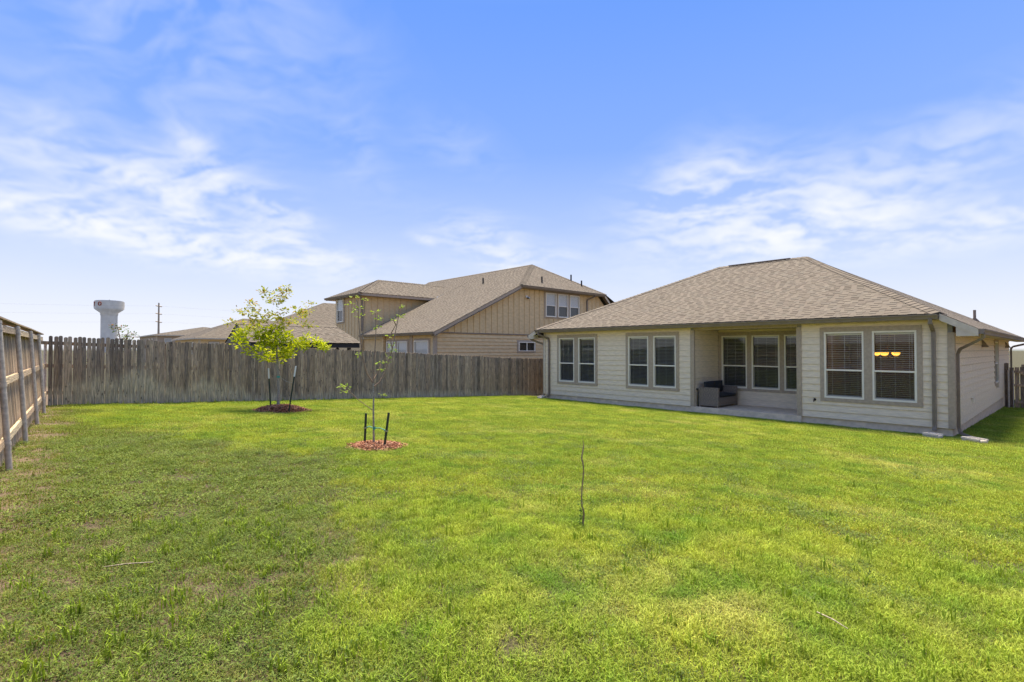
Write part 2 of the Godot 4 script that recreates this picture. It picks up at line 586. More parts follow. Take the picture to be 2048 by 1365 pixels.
# pts: convex planar polygon, first edge is the eave (left to right seen from outside). keep: how many of the nearest pieces become parts
func shingles(parent: Node, pts: Array, keep: int, warm := 1.0, expo := 0.143, width := 0.27, thick := 1.0) -> void:
	var o: Vector3 = pts[0]
	var u: Vector3 = (pts[1] - pts[0]).normalized()
	var nn: Vector3 = u.cross(pts[2] - pts[0]).normalized()
	if nn.y < 0: nn = -nn
	var w := nn.cross(u).normalized()
	if w.y < 0: w = -w
	var q := []
	var top := 0.0
	for p in pts:
		var d: Vector3 = p - o
		q.append(Vector2(d.dot(u), d.dot(w)))
		top = maxf(top, d.dot(w))
	var flip := u.cross(w).dot(nn) < 0.0
	var pieces := []
	var vv := -0.02
	var row := 0
	var odd := false
	while vv < top - 0.02:
		var v1 := minf(vv + expo, top - 0.001)
		var r0 := span(q, maxf(vv, 0.001))
		var r1 := span(q, v1)
		var s := minf(r0.x, r1.x) - rng.randf() * width
		var e := maxf(r0.y, r1.y)
		while s < e:
			odd = not odd
			var s2 := s + width * (rng.randf_range(0.5, 0.85) if odd else rng.randf_range(0.35, 0.75))
			var a0 := clampf(s, r0.x, r0.y)
			var a1 := clampf(s2, r0.x, r0.y)
			var b0 := clampf(s, r1.x, r1.y)
			var b1 := clampf(s2, r1.x, r1.y)
			if a1 - a0 > 0.004 or b1 - b0 > 0.004:
				pieces.append([a0, a1, b0, b1, vv, v1, (0.014 if odd else 0.005) * thick, shingle_color(warm)])
			s = s2
		vv += expo
		row += 1
	var eye := Vector3(0, 1.38, 0)
	if keep > 0:
		pieces.sort_custom(func(a, c): return (o + u * a[0] + w * a[4]).distance_squared_to(eye) < (o + u * c[0] + w * c[4]).distance_squared_to(eye))
	var rest := B.new()
	for k in pieces.size():
		var p: Array = pieces[k]
		var b := B.new() if k < keep else rest
		b.tint = p[7]
		var A: Vector3 = o + u * p[0] + w * p[4] + nn * p[6]
		var Bq: Vector3 = o + u * p[1] + w * p[4] + nn * p[6]
		var Cq: Vector3 = o + u * p[3] + w * p[5] + nn * 0.005 * thick
		var D: Vector3 = o + u * p[2] + w * p[5] + nn * 0.005 * thick
		var A0: Vector3 = A - nn * (p[6] + 0.001)
		var B0: Vector3 = Bq - nn * (p[6] + 0.001)
		if flip:
			b.quad(Bq, A, D, Cq); b.quad(B0, A0, A, Bq); b.tri(A0, D, A); b.tri(Bq, Cq, B0)
		else:
			b.quad(A, Bq, Cq, D); b.quad(A0, B0, Bq, A); b.tri(A0, A, D); b.tri(B0, Cq, Bq)
		if k < keep:
			part("shingle", b, M.shingle, parent)
	if rest.v.size():
		part("shingle_field", rest, M.shingle, parent, "stuff")

func span(q: Array, v: float) -> Vector2:
	var lo := 1e9
	var hi := -1e9
	for i in q.size():
		var a: Vector2 = q[i]
		var b: Vector2 = q[(i + 1) % q.size()]
		if (a.y - v) * (b.y - v) <= 0.0 and absf(a.y - b.y) > 1e-6:
			var t := a.x + (b.x - a.x) * (v - a.y) / (b.y - a.y)
			lo = minf(lo, t); hi = maxf(hi, t)
	if lo > hi: return Vector2(0, 0)
	return Vector2(lo, hi)

# folded cap pieces along a hip or ridge
func caps(parent: Node, a: Vector3, b: Vector3, na: Vector3, nb: Vector3, warm := 1.0, single := true) -> void:
	var d := (b - a).normalized()
	var len_ := (b - a).length()
	var da := (na.cross(d)).normalized()
	var db := (nb.cross(d)).normalized()
	if da.y > 0: da = -da
	if db.y > 0: db = -db
	var step := 0.17
	var s := 0.0
	var k := 0
	var all := B.new()
	var up := (na + nb).normalized()
	while s < len_ - 0.02:
		var e := minf(s + step * 1.02, len_)
		var bb := B.new() if single else all
		bb.tint = shingle_color(warm * 1.03)
		var l0 := 0.036
		var l1 := 0.022
		var p0 := a + d * s + up * l0
		var p1 := a + d * e + up * l1
		bb.quad(p0, p0 + da * 0.19 - up * 0.004, p1 + da * 0.19 - up * 0.004, p1)
		bb.quad(p0 + db * 0.19 - up * 0.004, p0, p1, p1 + db * 0.19 - up * 0.004)
		bb.quad(p0 + da * 0.19 - up * 0.038, p0 + da * 0.19 - up * 0.004, p0, p0 - up * 0.034)
		bb.quad(p0 + db * 0.19 - up * 0.038, p0 - up * 0.034, p0, p0 + db * 0.19 - up * 0.004)
		bb.quad(p0 + da * 0.19 - up * 0.038, p1 + da * 0.19 - up * 0.024, p1 + da * 0.19 - up * 0.004, p0 + da * 0.19 - up * 0.004)
		bb.quad(p0 + db * 0.19 - up * 0.038, p0 + db * 0.19 - up * 0.004, p1 + db * 0.19 - up * 0.004, p1 + db * 0.19 - up * 0.024)
		if single:
			part("ridge_shingle", bb, M.shingle, parent)
		s += step
		k += 1
	if not single:
		part("ridge_shingles", all, M.shingle, parent, "stuff")

# ------------------------------------------------------------------ walls and boards
# frame: o = origin on the wall face, u = along, out = outward; up is y
func lap_board(b: B, o: Vector3, u: Vector3, out: Vector3, x0: float, x1: float, y0: float, y1: float, t0 := 0.016, t1 := 0.005) -> void:
	var a := o + u * x0 + Vector3(0, y0, 0)
	var c := o + u * x1 + Vector3(0, y0, 0)
	var h := Vector3(0, y1 - y0, 0)
	b.quad(a + out * t0, c + out * t0, c + h + out * t1, a + h + out * t1)
	b.quad(a, c, c + out * t0, a + out * t0)
	b.quad(c + out * t0, c, c + h, c + h + out * t1)
	b.quad(a, a + out * t0, a + h + out * t1, a + h)
	b.quad(a + h + out * t1, c + h + out * t1, c + h, a + h)

# rows of lap siding with rectangular holes [x0, x1, y0, y1]
func siding(parent: Node, o: Vector3, u: Vector3, out: Vector3, x0: float, x1: float, y0: float, y1: float, expo: float, holes: Array, m: Material, max_len := 3.66, slot := 0.0045, lip := 0.023) -> void:
	var y := y0
	var row := 0
	while y < y1 - 0.01:
		var yt := minf(y + expo, y1)
		var cuts := [x0, x1]
		for h in holes:
			if h[2] < yt - 0.005 and h[3] > y + 0.005:
				cuts.append(clampf(h[0], x0, x1)); cuts.append(clampf(h[1], x0, x1))
		cuts.sort()
		for k in cuts.size() - 1:
			var a: float = cuts[k]
			var b: float = cuts[k + 1]
			if b - a < 0.01: continue
			var lo := y
			var hi := yt
			var mid := (a + b) / 2.0
			var pieces := [[lo, hi]]
			for h in holes:
				if mid > h[0] and mid < h[1] and h[2] < hi - 0.005 and h[3] > lo + 0.005:
					pieces = []
					if h[2] > lo + 0.01: pieces.append([lo, h[2]])
					if h[3] < hi - 0.01: pieces.append([h[3], hi])
					break
			for pc in pieces:
				var s := a
				var first := true
				while s < b - 0.005:
					var l := max_len if not first else max_len * (0.35 + 0.31 * ((row * 2) % 3))
					first = false
					var e := minf(s + l, b)
					if b - e < 0.25: e = b
					var bb := B.new()
					var t: float = (pc[0] - y) / expo
					lap_board(bb, o, u, out, s, e - (0.002 if e < b else 0.0), pc[0], pc[1] - (slot if pc[1] > yt - 0.001 else 0.0), lerpf(lip, 0.003, t), lerpf(lip, 0.003, (pc[1] - y) / expo))
					part("siding_board", bb, m, parent)
					s = e
		y = yt
		row += 1

# solid wall sheet of given thickness behind the siding, with holes
func wall_sheet(b: B, o: Vector3, u: Vector3, out: Vector3, x0: float, x1: float, y0: float, y1: float, thick: float, holes: Array) -> void:
	var xs := [x0, x1]
	for h in holes:
		xs.append(h[0]); xs.append(h[1])
	xs.sort()
	for k in xs.size() - 1:
		var a: float = xs[k]
		var c: float = xs[k + 1]
		if c - a < 0.001: continue
		var mid := (a + c) / 2.0
		var segs := [[y0, y1]]
		for h in holes:
			if mid > h[0] and mid < h[1]:
				segs = [[y0, h[2]], [h[3], y1]]
		for s in segs:
			if s[1] - s[0] > 0.001:
				b.obox(o + u * a + Vector3(0, s[0], 0) - out * thick, u * (c - a), Vector3(0, s[1] - s[0], 0), out * thick)

# a single-hung window; origin at lower left of the frame on the wall face
func window_unit(parent: Node, o: Vector3, u: Vector3, out: Vector3, w: float, h: float, rail: float, screen := true, slider := false) -> void:
	var up := Vector3(0, 1, 0)
	var f := 0.045
	var b := B.new()
	var back := -0.05
	var front := 0.026
	var dep := out * (front - back)
	var p := o + out * back
	b.obox(p, u * f, up * h, dep)
	b.obox(p + u * (w - f), u * f, up * h, dep)
	b.obox(p + u * f, u * (w - 2 * f), up * f, dep)
	b.obox(p + u * f + up * (h - f), u * (w - 2 * f), up * f, dep)
	var win := part("window", b, M.window_vinyl, parent)
	b = B.new()
	if slider:
		b.obox(p + u * (w / 2 - 0.02) + up * f, u * 0.04, up * (h - 2 * f), dep * 0.8)
		part("meeting_rail", b, M.window_vinyl, win)
		for s in 2:
			b = B.new()
			var a := p + u * (f + s * (w / 2 + 0.02 - f)) + up * f + out * 0.02
			b.quad(a, a + u * (w / 2 - 0.02 - f), a + u * (w / 2 - 0.02 - f) + up * (h - 2 * f), a + up * (h - 2 * f))
			part("pane", b, M.glass, win)
		return
	b.obox(p + u * f + up * (rail - 0.022), u * (w - 2 * f), up * 0.044, dep * 0.9)
	part("meeting_rail", b, M.window_vinyl, win)
	# lower sash
	b = B.new()
	var sw := 0.022
	var q := p + u * f + up * f
	var lw := w - 2 * f
	var lh := rail - 0.022 - f
	b.obox(q, u * sw, up * lh, out * 0.03)
	b.obox(q + u * (lw - sw), u * sw, up * lh, out * 0.03)
	b.obox(q + u * sw, u * (lw - 2 * sw), up * sw, out * 0.03)
	part("sash", b, M.window_vinyl, win)
	b = B.new()
	var g := q + out * 0.012 + u * sw + up * sw
	b.quad(g, g + u * (lw - 2 * sw), g + u * (lw - 2 * sw) + up * (lh - sw), g + up * (lh - sw))
	part("pane", b, M.glass, win)
	b = B.new()
	g = p + u * f + up * (rail + 0.022) + out * 0.03
	b.quad(g, g + u * lw, g + u * lw + up * (h - f - rail - 0.022), g + up * (h - f - rail - 0.022))
	part("pane", b, M.glass, win)
	if screen:
		b = B.new()
		g = q + out * 0.048
		b.quad(g, g + u * lw, g + u * lw + up * lh, g + up * lh)
		part("insect_screen", b, M.insect_screen, win)

# slatted blind hung behind a window; a thing of its own
func blind(label: String, o: Vector3, u: Vector3, out: Vector3, w: float, h: float, tilt: float, pitch := 0.05) -> void:
	var t := thing("window_blind", label, "blind", o, "slatted blinds behind the windows")
	var up := Vector3(0, 1, 0)
	boxless(t, "headrail", Vector3.ZERO + up * (h - 0.045) - out * 0.03, u * w, up * 0.045, out * 0.05)
	var y := 0.03
	var sm: ArrayMesh = null
	var across := (out * cos(tilt) + up * sin(tilt)) * 0.048
	var thick := (up * cos(tilt) - out * sin(tilt)) * 0.004
	var b := B.new()
	b.obox(u * 0.006 - across * 0.5, u * (w - 0.012), thick, across)
	sm = b.mesh()
	while y < h - 0.055:
		var s := part_mesh("slat", sm, M.blind_slat, t)
		s.position = up * (y + rng.randf_range(-0.002, 0.002))
		y += pitch
	boxless(t, "bottom_rail", up * 0.0 - out * 0.024, u * w, up * 0.02, out * 0.048)
	for k in [0.14, 0.5, 0.86]:
		boxless(t, "ladder_cord", up * 0.01 + u * (w * k) + out * 0.027, u * 0.006, up * (h - 0.05), out * 0.002)
	var c := B.new()
	c.tube([up * (h - 0.04) + u * (w * 0.93) + out * 0.03, up * (h * 0.45) + u * (w * 0.93) + out * 0.034], [0.004, 0.004], 6)
	part("tilt_wand", c, M.blind_slat, t)

func boxless(parent: Node, called: String, p: Vector3, ax: Vector3, ay: Vector3, az: Vector3, m: Material = null) -> void:
	var b := B.new()
	b.off = Vector2(rng.randf() * 3.0, rng.randf() * 3.0)
	if ax.cross(ay).dot(az) < 0.0:
		b.obox(p + ax, -ax, ay, az)
	else:
		b.obox(p, ax, ay, az)
	part(called, b, m if m else M.blind_slat, parent)

# gutter of ogee section from a to b, out = away from the house
func gutter(parent: Node, a: Vector3, b: Vector3, out: Vector3) -> void:
	var bb := B.new()
	var prof := [Vector2(0.0, 0.0), Vector2(0.0, -0.115), Vector2(0.075, -0.115), Vector2(0.085, -0.08), Vector2(0.105, -0.045), Vector2(0.118, -0.03), Vector2(0.122, 0.0), Vector2(0.112, 0.0), Vector2(0.11, -0.02), Vector2(0.08, -0.07), Vector2(0.068, -0.106), Vector2(0.01, -0.106), Vector2(0.01, 0.0)]
	var ra := []
	var rb := []
	for p in prof:
		ra.append(a + out * p.x + Vector3(0, p.y, 0)); rb.append(b + out * p.x + Vector3(0, p.y, 0))
	for k in prof.size():
		var k2 := (k + 1) % prof.size()
		bb.quad(ra[k2], ra[k], rb[k], rb[k2])
	for e in [a, b]:
		var end := [e, e - Vector3(0, 0.115, 0), e - Vector3(0, 0.115, 0) + out * 0.075, e - Vector3(0, 0.045, 0) + out * 0.105, e + out * 0.122]
		bb.poly(end)
	part("gutter", bb, M.gutter_metal, parent)

func downspout(parent: Node, path: Array, side: Vector3) -> void:
	var bb := B.new()
	bb.sweep(path, side, [Vector2(-0.04, -0.03), Vector2(-0.012, -0.03), Vector2(-0.008, -0.024), Vector2(0.008, -0.024), Vector2(0.012, -0.03), Vector2(0.04, -0.03), Vector2(0.04, 0.03), Vector2(0.012, 0.03), Vector2(0.008, 0.024), Vector2(-0.008, 0.024), Vector2(-0.012, 0.03), Vector2(-0.04, 0.03)])
	part("downspout", bb, M.gutter_metal, parent)

# ------------------------------------------------------------------ the cream house
const ZW := -16.217
const XR := -1.956
const XL := -15.6

func make_main_house() -> void:
	var h := placed_thing("bungalow", "cream lap-sided single-storey house with covered patio and brown hip roof", "house", Vector3(-8.8, -0.75, -24.0))
	var X := Vector3(1, 0, 0)
	var Z := Vector3(0, 0, 1)
	var O := Vector3(0, 0, ZW)
	var yb := -0.525
	var yt := 2.115
	var zb := -17.946   # back wall of the patio
	# slab
	var b := B.new()
	b.box(Vector3(XL + 0.03, -1.6, -32.1), Vector3(XR - 0.03, -0.53, ZW - 0.02))
	part("foundation", b, M.concrete, h)
	# trim holes
	var tr := [[-14.81, -12.68], [-11.34, -9.16], [-4.82, -2.54]]
	var units := [[-14.72, -13.87], [-13.66, -12.79], [-11.24, -10.37], [-10.17, -9.28], [-4.72, -3.775], [-3.59, -2.65]]
	var holes := []
	for t in tr: holes.append([t[0] + 0.02, t[1] - 0.02, -0.03, 1.98])
	var uh := []
	for t in units: uh.append([t[0] + 0.005, t[1] - 0.005, 0.055, 1.86])
	# structural walls (rear, left of patio; rear, right of patio; patio sides and back; side walls)
	b = B.new()
	wall_sheet(b, O, X, Z, XL, -8.62, yb, yt, 0.14, uh.slice(0, 4))
	wall_sheet(b, O, X, Z, -5.41, XR, yb, yt, 0.14, uh.slice(4, 6))
	var ph := [[-8.475, -7.585, 0.06, 1.86], [-7.425, -6.525, 0.06, 1.86], [-6.385, -5.50, 0.06, 1.86]]
	wall_sheet(b, Vector3(0, 0, zb), X, Z, -8.62, -5.30, yb, 2.10, 0.14, ph)
	wall_sheet(b, Vector3(-8.62, 0, 0), -Z, X, -ZW + 0.14, -zb, yb, 2.10, 0.1, [])
	wall_sheet(b, Vector3(-5.41, 0, 0), Z, -X, zb, ZW - 0.14, yb, 2.10, 0.1, [])
	var sh := [[25.70, 26.95, 0.12, 1.70]]
	wall_sheet(b, Vector3(XR, 0, 0), -Z, X, -ZW + 0.14, 32.1, yb, 1.80, 0.14, sh)
	wall_sheet(b, Vector3(XL, 0, 0), Z, -X, -32.1, ZW - 0.14, yb, 1.95, 0.14, [])
	wall_sheet(b, Vector3(0, 0, -32.1), -X, -Z, -XR, -XL, yb, 1.8, 0.14, [])
	part("wall", b, M.interior_wall, h)
	# interior: floor, ceiling, partitions
	boxpart("interior_floor", Vector3(XL + 0.14, -0.53, -31.9), Vector3(XR - 0.14, -0.515, zb - 0.14), M.interior_floor, h)
	boxpart("ceiling", Vector3(XL + 0.14, 2.12, -31.9), Vector3(XR - 0.14, 2.16, ZW - 0.02), M.interior_wall, h)
	boxpart("partition", Vector3(XL + 0.14, -0.515, -20.6), Vector3(XR - 0.14, 2.12, -20.5), M.interior_wall, h)
	boxpart("partition", Vector3(-8.82, -0.515, -20.5), Vector3(-8.74, 2.12, zb - 0.14), M.interior_wall, h)
	boxpart("partition", Vector3(-5.25, -0.515, -20.5), Vector3(-5.17, 2.12, zb - 0.14), M.interior_wall, h)
	boxpart("interior_floor", Vector3(XL + 0.14, -0.53, zb - 0.13), Vector3(-8.74, -0.515, ZW - 0.15), M.interior_floor, h)
	boxpart("interior_floor", Vector3(-5.29, -0.53, zb - 0.13), Vector3(XR - 0.14, -0.515, ZW - 0.15), M.interior_floor, h)
	# siding boards
	siding(h, O, X, Z, XL + 0.10, -8.74, yb, yt, 0.1876, holes.slice(0, 2), M.cream_siding)
	siding(h, O, X, Z, -5.30, XR - 0.10, yb, yt, 0.1876, holes.slice(2, 3), M.cream_siding)
	siding(h, Vector3(XR, 0, 0), -Z, X, -ZW + 0.10, 32.05, yb, 1.80, 0.1876, [[25.60, 27.06, 0.05, 1.76]], M.cream_siding, 3.66, 0.010, 0.028)
	siding(h, Vector3(XL, 0, 0), Z, -X, -32.0, ZW - 0.1, yb, 1.95, 0.1876, [], M.cream_siding, 12.0)
	siding(h, Vector3(0, 0, zb), X, Z, -8.60, -5.42, yb, 2.08, 0.1876, [[-8.60, -5.42, -0.03, 1.99]], M.cream_siding)
	siding(h, Vector3(-8.62, 0, 0), -Z, X, -ZW + 0.04, -zb - 0.02, yb, 2.08, 0.1876, [], M.cream_siding)
	# window trim
	var tz0 := ZW + 0.002
	var tz1 := ZW + 0.036
	for k in 3:
		var a: float = tr[k][0]
		var c: float = tr[k][1]
		var u0: Array = units[k * 2]
		var u1: Array = units[k * 2 + 1]
		boxpart("window_trim", Vector3(a, 1.872, tz0), Vector3(c, 2.0, tz1), M.taupe_trim, h)
		boxpart("window_trim", Vector3(a, -0.055, tz0), Vector3(c, 0.043, tz1), M.taupe_trim, h)
		boxpart("window_trim", Vector3(a, 0.0435, tz0), Vector3(u0[0], 1.8715, tz1 - 0.001), M.taupe_trim, h)
		boxpart("window_trim", Vector3(u1[1], 0.0435, tz0), Vector3(c, 1.8715, tz1 - 0.001), M.taupe_trim, h)
		boxpart("window_trim", Vector3(u0[1], 0.0435, tz0), Vector3(u1[0], 1.8715, tz1 - 0.001), M.taupe_trim, h)
		for un in [u0, u1]:
			window_unit(h, Vector3(un[0], 0.045, ZW), X, Z, un[1] - un[0], 1.826, 0.775)
	for k in 6:
		var un: Array = units[k]
		var lab: String = ["white slatted blind in the window next to the far downspout", "white slatted blind in the second window from the far downspout", "white slatted blind in the third window from the far downspout", "white slatted blind in the window between far windows and patio", "white slatted blind in the window beside the wall tap", "white slatted blind with amber lamps glowing behind it"][k]
		blind(lab, Vector3(un[0] + 0.05, 0.10, ZW - 0.11), X, Z, un[1] - un[0] - 0.1, 1.72, [0.12, 0.2, 0.15, 0.1, 0.17, 0.13][k])
	# patio windows
	var pz := zb
	boxpart("window_trim", Vector3(-8.60, 1.872, pz + 0.002), Vector3(-5.42, 1.995, pz + 0.036), M.taupe_trim, h)
	boxpart("window_trim", Vector3(-8.60, -0.04, pz + 0.002), Vector3(-5.42, 0.046, pz + 0.036), M.taupe_trim, h)
	var pe := [-8.60, -8.48, -7.585, -7.43, -6.525, -6.385, -5.50, -5.42]
	for k in 4:
		boxpart("window_trim", Vector3(pe[k * 2], 0.0465, pz + 0.002), Vector3(pe[k * 2 + 1], 1.8715, pz + 0.035), M.taupe_trim, h)
	for k in 3:
		var a: float = pe[k * 2 + 1]
		var w: float = pe[k * 2 + 2] - a
		window_unit(h, Vector3(a, 0.048, pz), X, Z, w, 1.822, 0.775)
		blind(["white slatted blind in the patio window behind the wicker sofa", "white slatted blind in the middle patio window", "white slatted blind in the patio window half hidden by the post"][k], Vector3(a + 0.05, 0.10, pz - 0.11), X, Z, w - 0.1, 1.72, [0.18, 0.1, 0.14][k])
	# corner and patio trim, header
	boxpart("corner_board", Vector3(XL, yb, ZW + 0.002), Vector3(XL + 0.10, yt, ZW + 0.038), M.pale_fascia, h)
	boxpart("corner_board", Vector3(XL - 0.038, yb, ZW - 0.1), Vector3(XL - 0.002, 1.95, ZW + 0.038), M.taupe_trim, h)
	boxpart("corner_board", Vector3(XR - 0.10, yb, ZW + 0.002), Vector3(XR + 0.038, 1.80, ZW + 0.038), M.taupe_trim, h)
	boxpart("corner_board", Vector3(XR + 0.002, yb, ZW - 0.09), Vector3(XR + 0.038, 1.80, ZW + 0.001), M.taupe_trim, h)
	boxpart("patio_post_trim", Vector3(-8.74, yb - 0.005, ZW + 0.002), Vector3(-8.60, 2.035, ZW + 0.038), M.taupe_trim, h)
	boxpart("patio_post_trim", Vector3(-8.6195, yb - 0.005, ZW - 0.03), Vector3(-8.596, 2.035, ZW + 0.0015), M.taupe_trim, h)
	boxpart("patio_post_trim", Vector3(-5.43, yb - 0.005, ZW + 0.002), Vector3(-5.30, 2.035, ZW + 0.038), M.taupe_trim, h)
	boxpart("patio_post_trim", Vector3(-5.434, yb - 0.005, ZW - 0.14), Vector3(-5.411, 2.035, ZW + 0.0015), M.taupe_trim, h)
	boxpart("patio_header", Vector3(-8.62, 2.035, ZW - 0.14), Vector3(-5.41, 2.118, ZW + 0.02), M.taupe_trim, h)
	boxpart("patio_ceiling", Vector3(-8.61, 2.085, zb + 0.001), Vector3(-5.42, 2.1, ZW - 0.141), M.pale_fascia, h)
	boxpart("patio_floor", Vector3(-8.62, -0.53, zb), Vector3(-5.41, -0.5265, ZW - 0.001), M.concrete, h)
	boxpart("patio_step", Vector3(-8.72, -1.2, ZW - 0.02), Vector3(-5.31, -0.527, ZW + 0.05), M.concrete, h)
	# side window
	var sx := Vector3(XR, 0, 0)
	boxpart("window_trim", Vector3(XR + 0.002, 0.05, -27.06), Vector3(XR + 0.036, 0.14, -25.60), M.taupe_trim, h)
	boxpart("window_trim", Vector3(XR + 0.002, 1.68, -27.06), Vector3(XR + 0.036, 1.76, -25.60), M.taupe_trim, h)
	boxpart("window_trim", Vector3(XR + 0.002, 0.1405, -25.72), Vector3(XR + 0.035, 1.6795, -25.60), M.taupe_trim, h)
	boxpart("window_trim", Vector3(XR + 0.002, 0.1405, -27.06), Vector3(XR + 0.035, 1.6795, -26.94), M.taupe_trim, h)
	window_unit(h, Vector3(XR, 0.142, -25.72), -Z, X, 1.22, 1.537, 0.72)
	# vent hoods and wall fittings on the side wall
	for hz in [-21.9, -30.2]:
		b = B.new()
		var p := Vector3(XR + 0.018, 1.46, hz)
		b.quad(p + Vector3(0.17, 0, 0.1), p + Vector3(0.17, 0, -0.1), p + Vector3(0, 0.26, -0.1), p + Vector3(0, 0.26, 0.1))
		b.tri(p + Vector3(0, 0, 0.1), p + Vector3(0.17, 0, 0.1), p + Vector3(0, 0.26, 0.1))
		b.tri(p + Vector3(0, 0, -0.1), p + Vector3(0, 0.26, -0.1), p + Vector3(0.17, 0, -0.1))
		b.quad(p + Vector3(0, -0.001, -0.1), p + Vector3(0.17, -0.001, -0.1), p + Vector3(0.17, -0.001, 0.1), p + Vector3(0, -0.001, 0.1))
		part("vent_hood", b, M.gutter_metal, h)
	boxpart("outlet_cover", Vector3(XR + 0.016, -0.10, -19.35), Vector3(XR + 0.06, 0.04, -19.25), M.window_vinyl, h)
	boxpart("utility_box", Vector3(XR + 0.016, -0.02, -26.3), Vector3(XR + 0.09, 0.14, -26.15), M.pale_fascia, h)
	# ---- roof
	var ez := -15.9
	var ey := 2.262
	var EL := Vector3(-15.757, ey, ez)
	var ER := Vector3(-2.157, ey, ez)
	var R := Vector3(-6.786, 4.895, -21.4)
	var L := Vector3(-10.195, 4.895, -21.4)
	var SR0 := Vector3(-1.467, 1.87, ez)
	var SR1 := Vector3(-1.467, 1.87, -37.0)
	var SL0 := Vector3(-16.25, 2.026, ez)
	var SL1 := Vector3(-16.25, 2.026, -37.0)
	b = B.new()
	b.poly([EL, ER, R, L])
	b.poly([SR0, SR1, R, ER])
	b.poly([SL1, SL0, EL, L])
	b.poly([SR1, SL1, L, R])
	var roof := part("roof", b, M.roof_deck, h)
	shingles(roof, [EL, ER, R, L], 300)
	shingles(roof, [SR0, SR1, R, ER], 0, 1.05, 0.143, 0.27, 0.25)
	shingles(roof, [SL1, SL0, EL, L], 0)
	var nr := Vector3(0, 0.903, 0.43).normalized()
	var ns := Vector3(0.495, 0.87, 0)
	var nl := Vector3(-0.43, 0.903, 0)
	caps(roof, ER, R, nr, ns, 1.05)
	caps(roof, EL, L, nr, nl)
	caps(roof, L, R, nr, Vector3(0, 0.95, -0.3))
	# raised ridge vent
	b = B.new()
	b.box(Vector3(-9.75, 4.90, -21.52), Vector3(-7.35, 4.928, -21.28))
	part("ridge_vent", b, M.taupe_trim, roof)
	# drip edge, fascia, soffit and gutters
	boxpart("fascia", Vector3(-15.9, 2.10, ez - 0.045), Vector3(-2.02, 2.235, ez - 0.018), M.taupe_trim, h)
	boxpart("soffit", Vector3(-15.76, 2.118, ZW + 0.001), Vector3(-2.02, 2.128, ez - 0.046), M.pale_fascia, h)
	gutter(h, Vector3(-15.80, 2.235, ez - 0.017), Vector3(-2.18, 2.235, ez - 0.017), Z)
	# rakes with boxed returns at both ends
	rake(h, Vector3(-2.16, 2.262, ez), Vector3(-1.467, 1.868, ez), -1.86)
	rake(h, Vector3(-15.75, 2.262, ez), Vector3(-16.25, 2.022, ez), -15.94)
	# side soffits and gutters
	boxpart("soffit", Vector3(XR + 0.001, 1.772, -36.9), Vector3(-1.49, 1.782, ZW + 0.02), M.pale_fascia, h)
	boxpart("fascia", Vector3(-1.489, 1.74, -36.9), Vector3(-1.466, 1.865, ez - 0.03), M.taupe_trim, h)
	gutter(h, Vector3(-1.465, 1.862, -36.9), Vector3(-1.465, 1.862, ez - 0.02), X)
	boxpart("soffit", Vector3(-16.23, 1.922, -36.9), Vector3(XL - 0.001, 1.932, ZW + 0.02), M.pale_fascia, h)
	boxpart("fascia", Vector3(-16.253, 1.895, -36.9), Vector3(-16.231, 2.02, ez - 0.03), M.taupe_trim, h)
	gutter(h, Vector3(-16.254, 2.012, ez - 0.02), Vector3(-16.254, 2.012, -36.9), -X)
	# downspouts
	downspout(h, [Vector3(-2.33, 2.14, ez + 0.045), Vector3(-2.33, 2.02, ez + 0.03), Vector3(-2.32, 1.84, ZW + 0.06), Vector3(-2.315, 1.6, ZW + 0.055), Vector3(-2.315, -0.50, ZW + 0.055), Vector3(-2.315, -0.60, ZW + 0.075)], X)
	downspout(h, [Vector3(-15.62, 2.14, ez + 0.045), Vector3(-15.62, 2.04, ez + 0.03), Vector3(-15.30, 1.86, ZW + 0.06), Vector3(-15.26, 1.7, ZW + 0.055), Vector3(-15.26, -0.46, ZW + 0.055), Vector3(-15.27, -0.60, ZW + 0.09), Vector3(-15.28, -0.62, ZW + 0.16)], X)
	downspout(h, [Vector3(-1.40, 1.76, -16.05), Vector3(-1.41, 1.66, -16.1), Vector3(-1.52, 1.58, -16.15), Vector3(-1.85, 1.40, -16.45), Vector3(-1.90, 1.28, -16.48), Vector3(-1.90, -0.52, -16.48), Vector3(-1.86, -0.64, -16.44), Vector3(-1.66, -0.70, -16.30)], Z)
	downspout(h, [Vector3(-1.40, 1.76, -33.4), Vector3(-1.42, 1.66, -33.3), Vector3(-1.85, 1.52, -32.6), Vector3(-1.9, 1.42, -32.4), Vector3(-1.9, -1.0, -32.4)], Z)
	downspout(h, [Vector3(-16.32, 1.90, -16.1), Vector3(-16.28, 1.82, -16.12), Vector3(-15.72, 1.62, -16.3), Vector3(-15.68, 1.5, -16.32), Vector3(-15.68, -0.55, -16.32), Vector3(-15.8, -0.66, -16.25)], Z)
	# plumbing vent
	b = B.new()
	b.tube([Vector3(-2.78, 2.55, -28.94), Vector3(-2.78, 3.05, -28.94)], [0.05, 0.05], 12)
	var pipe := part("vent_pipe", b, M.gutter_metal, roof)
	b = B.new()
	b.tube([Vector3(-2.78, 2.56, -28.94), Vector3(-2.78, 2.70, -28.94)], [0.17, 0.06], 14, false)
	part("flashing", b, M.gutter_metal, pipe)
	# lit lamp inside
	make_chandelier(Vector3(-3.70, 1.22, -18.4))

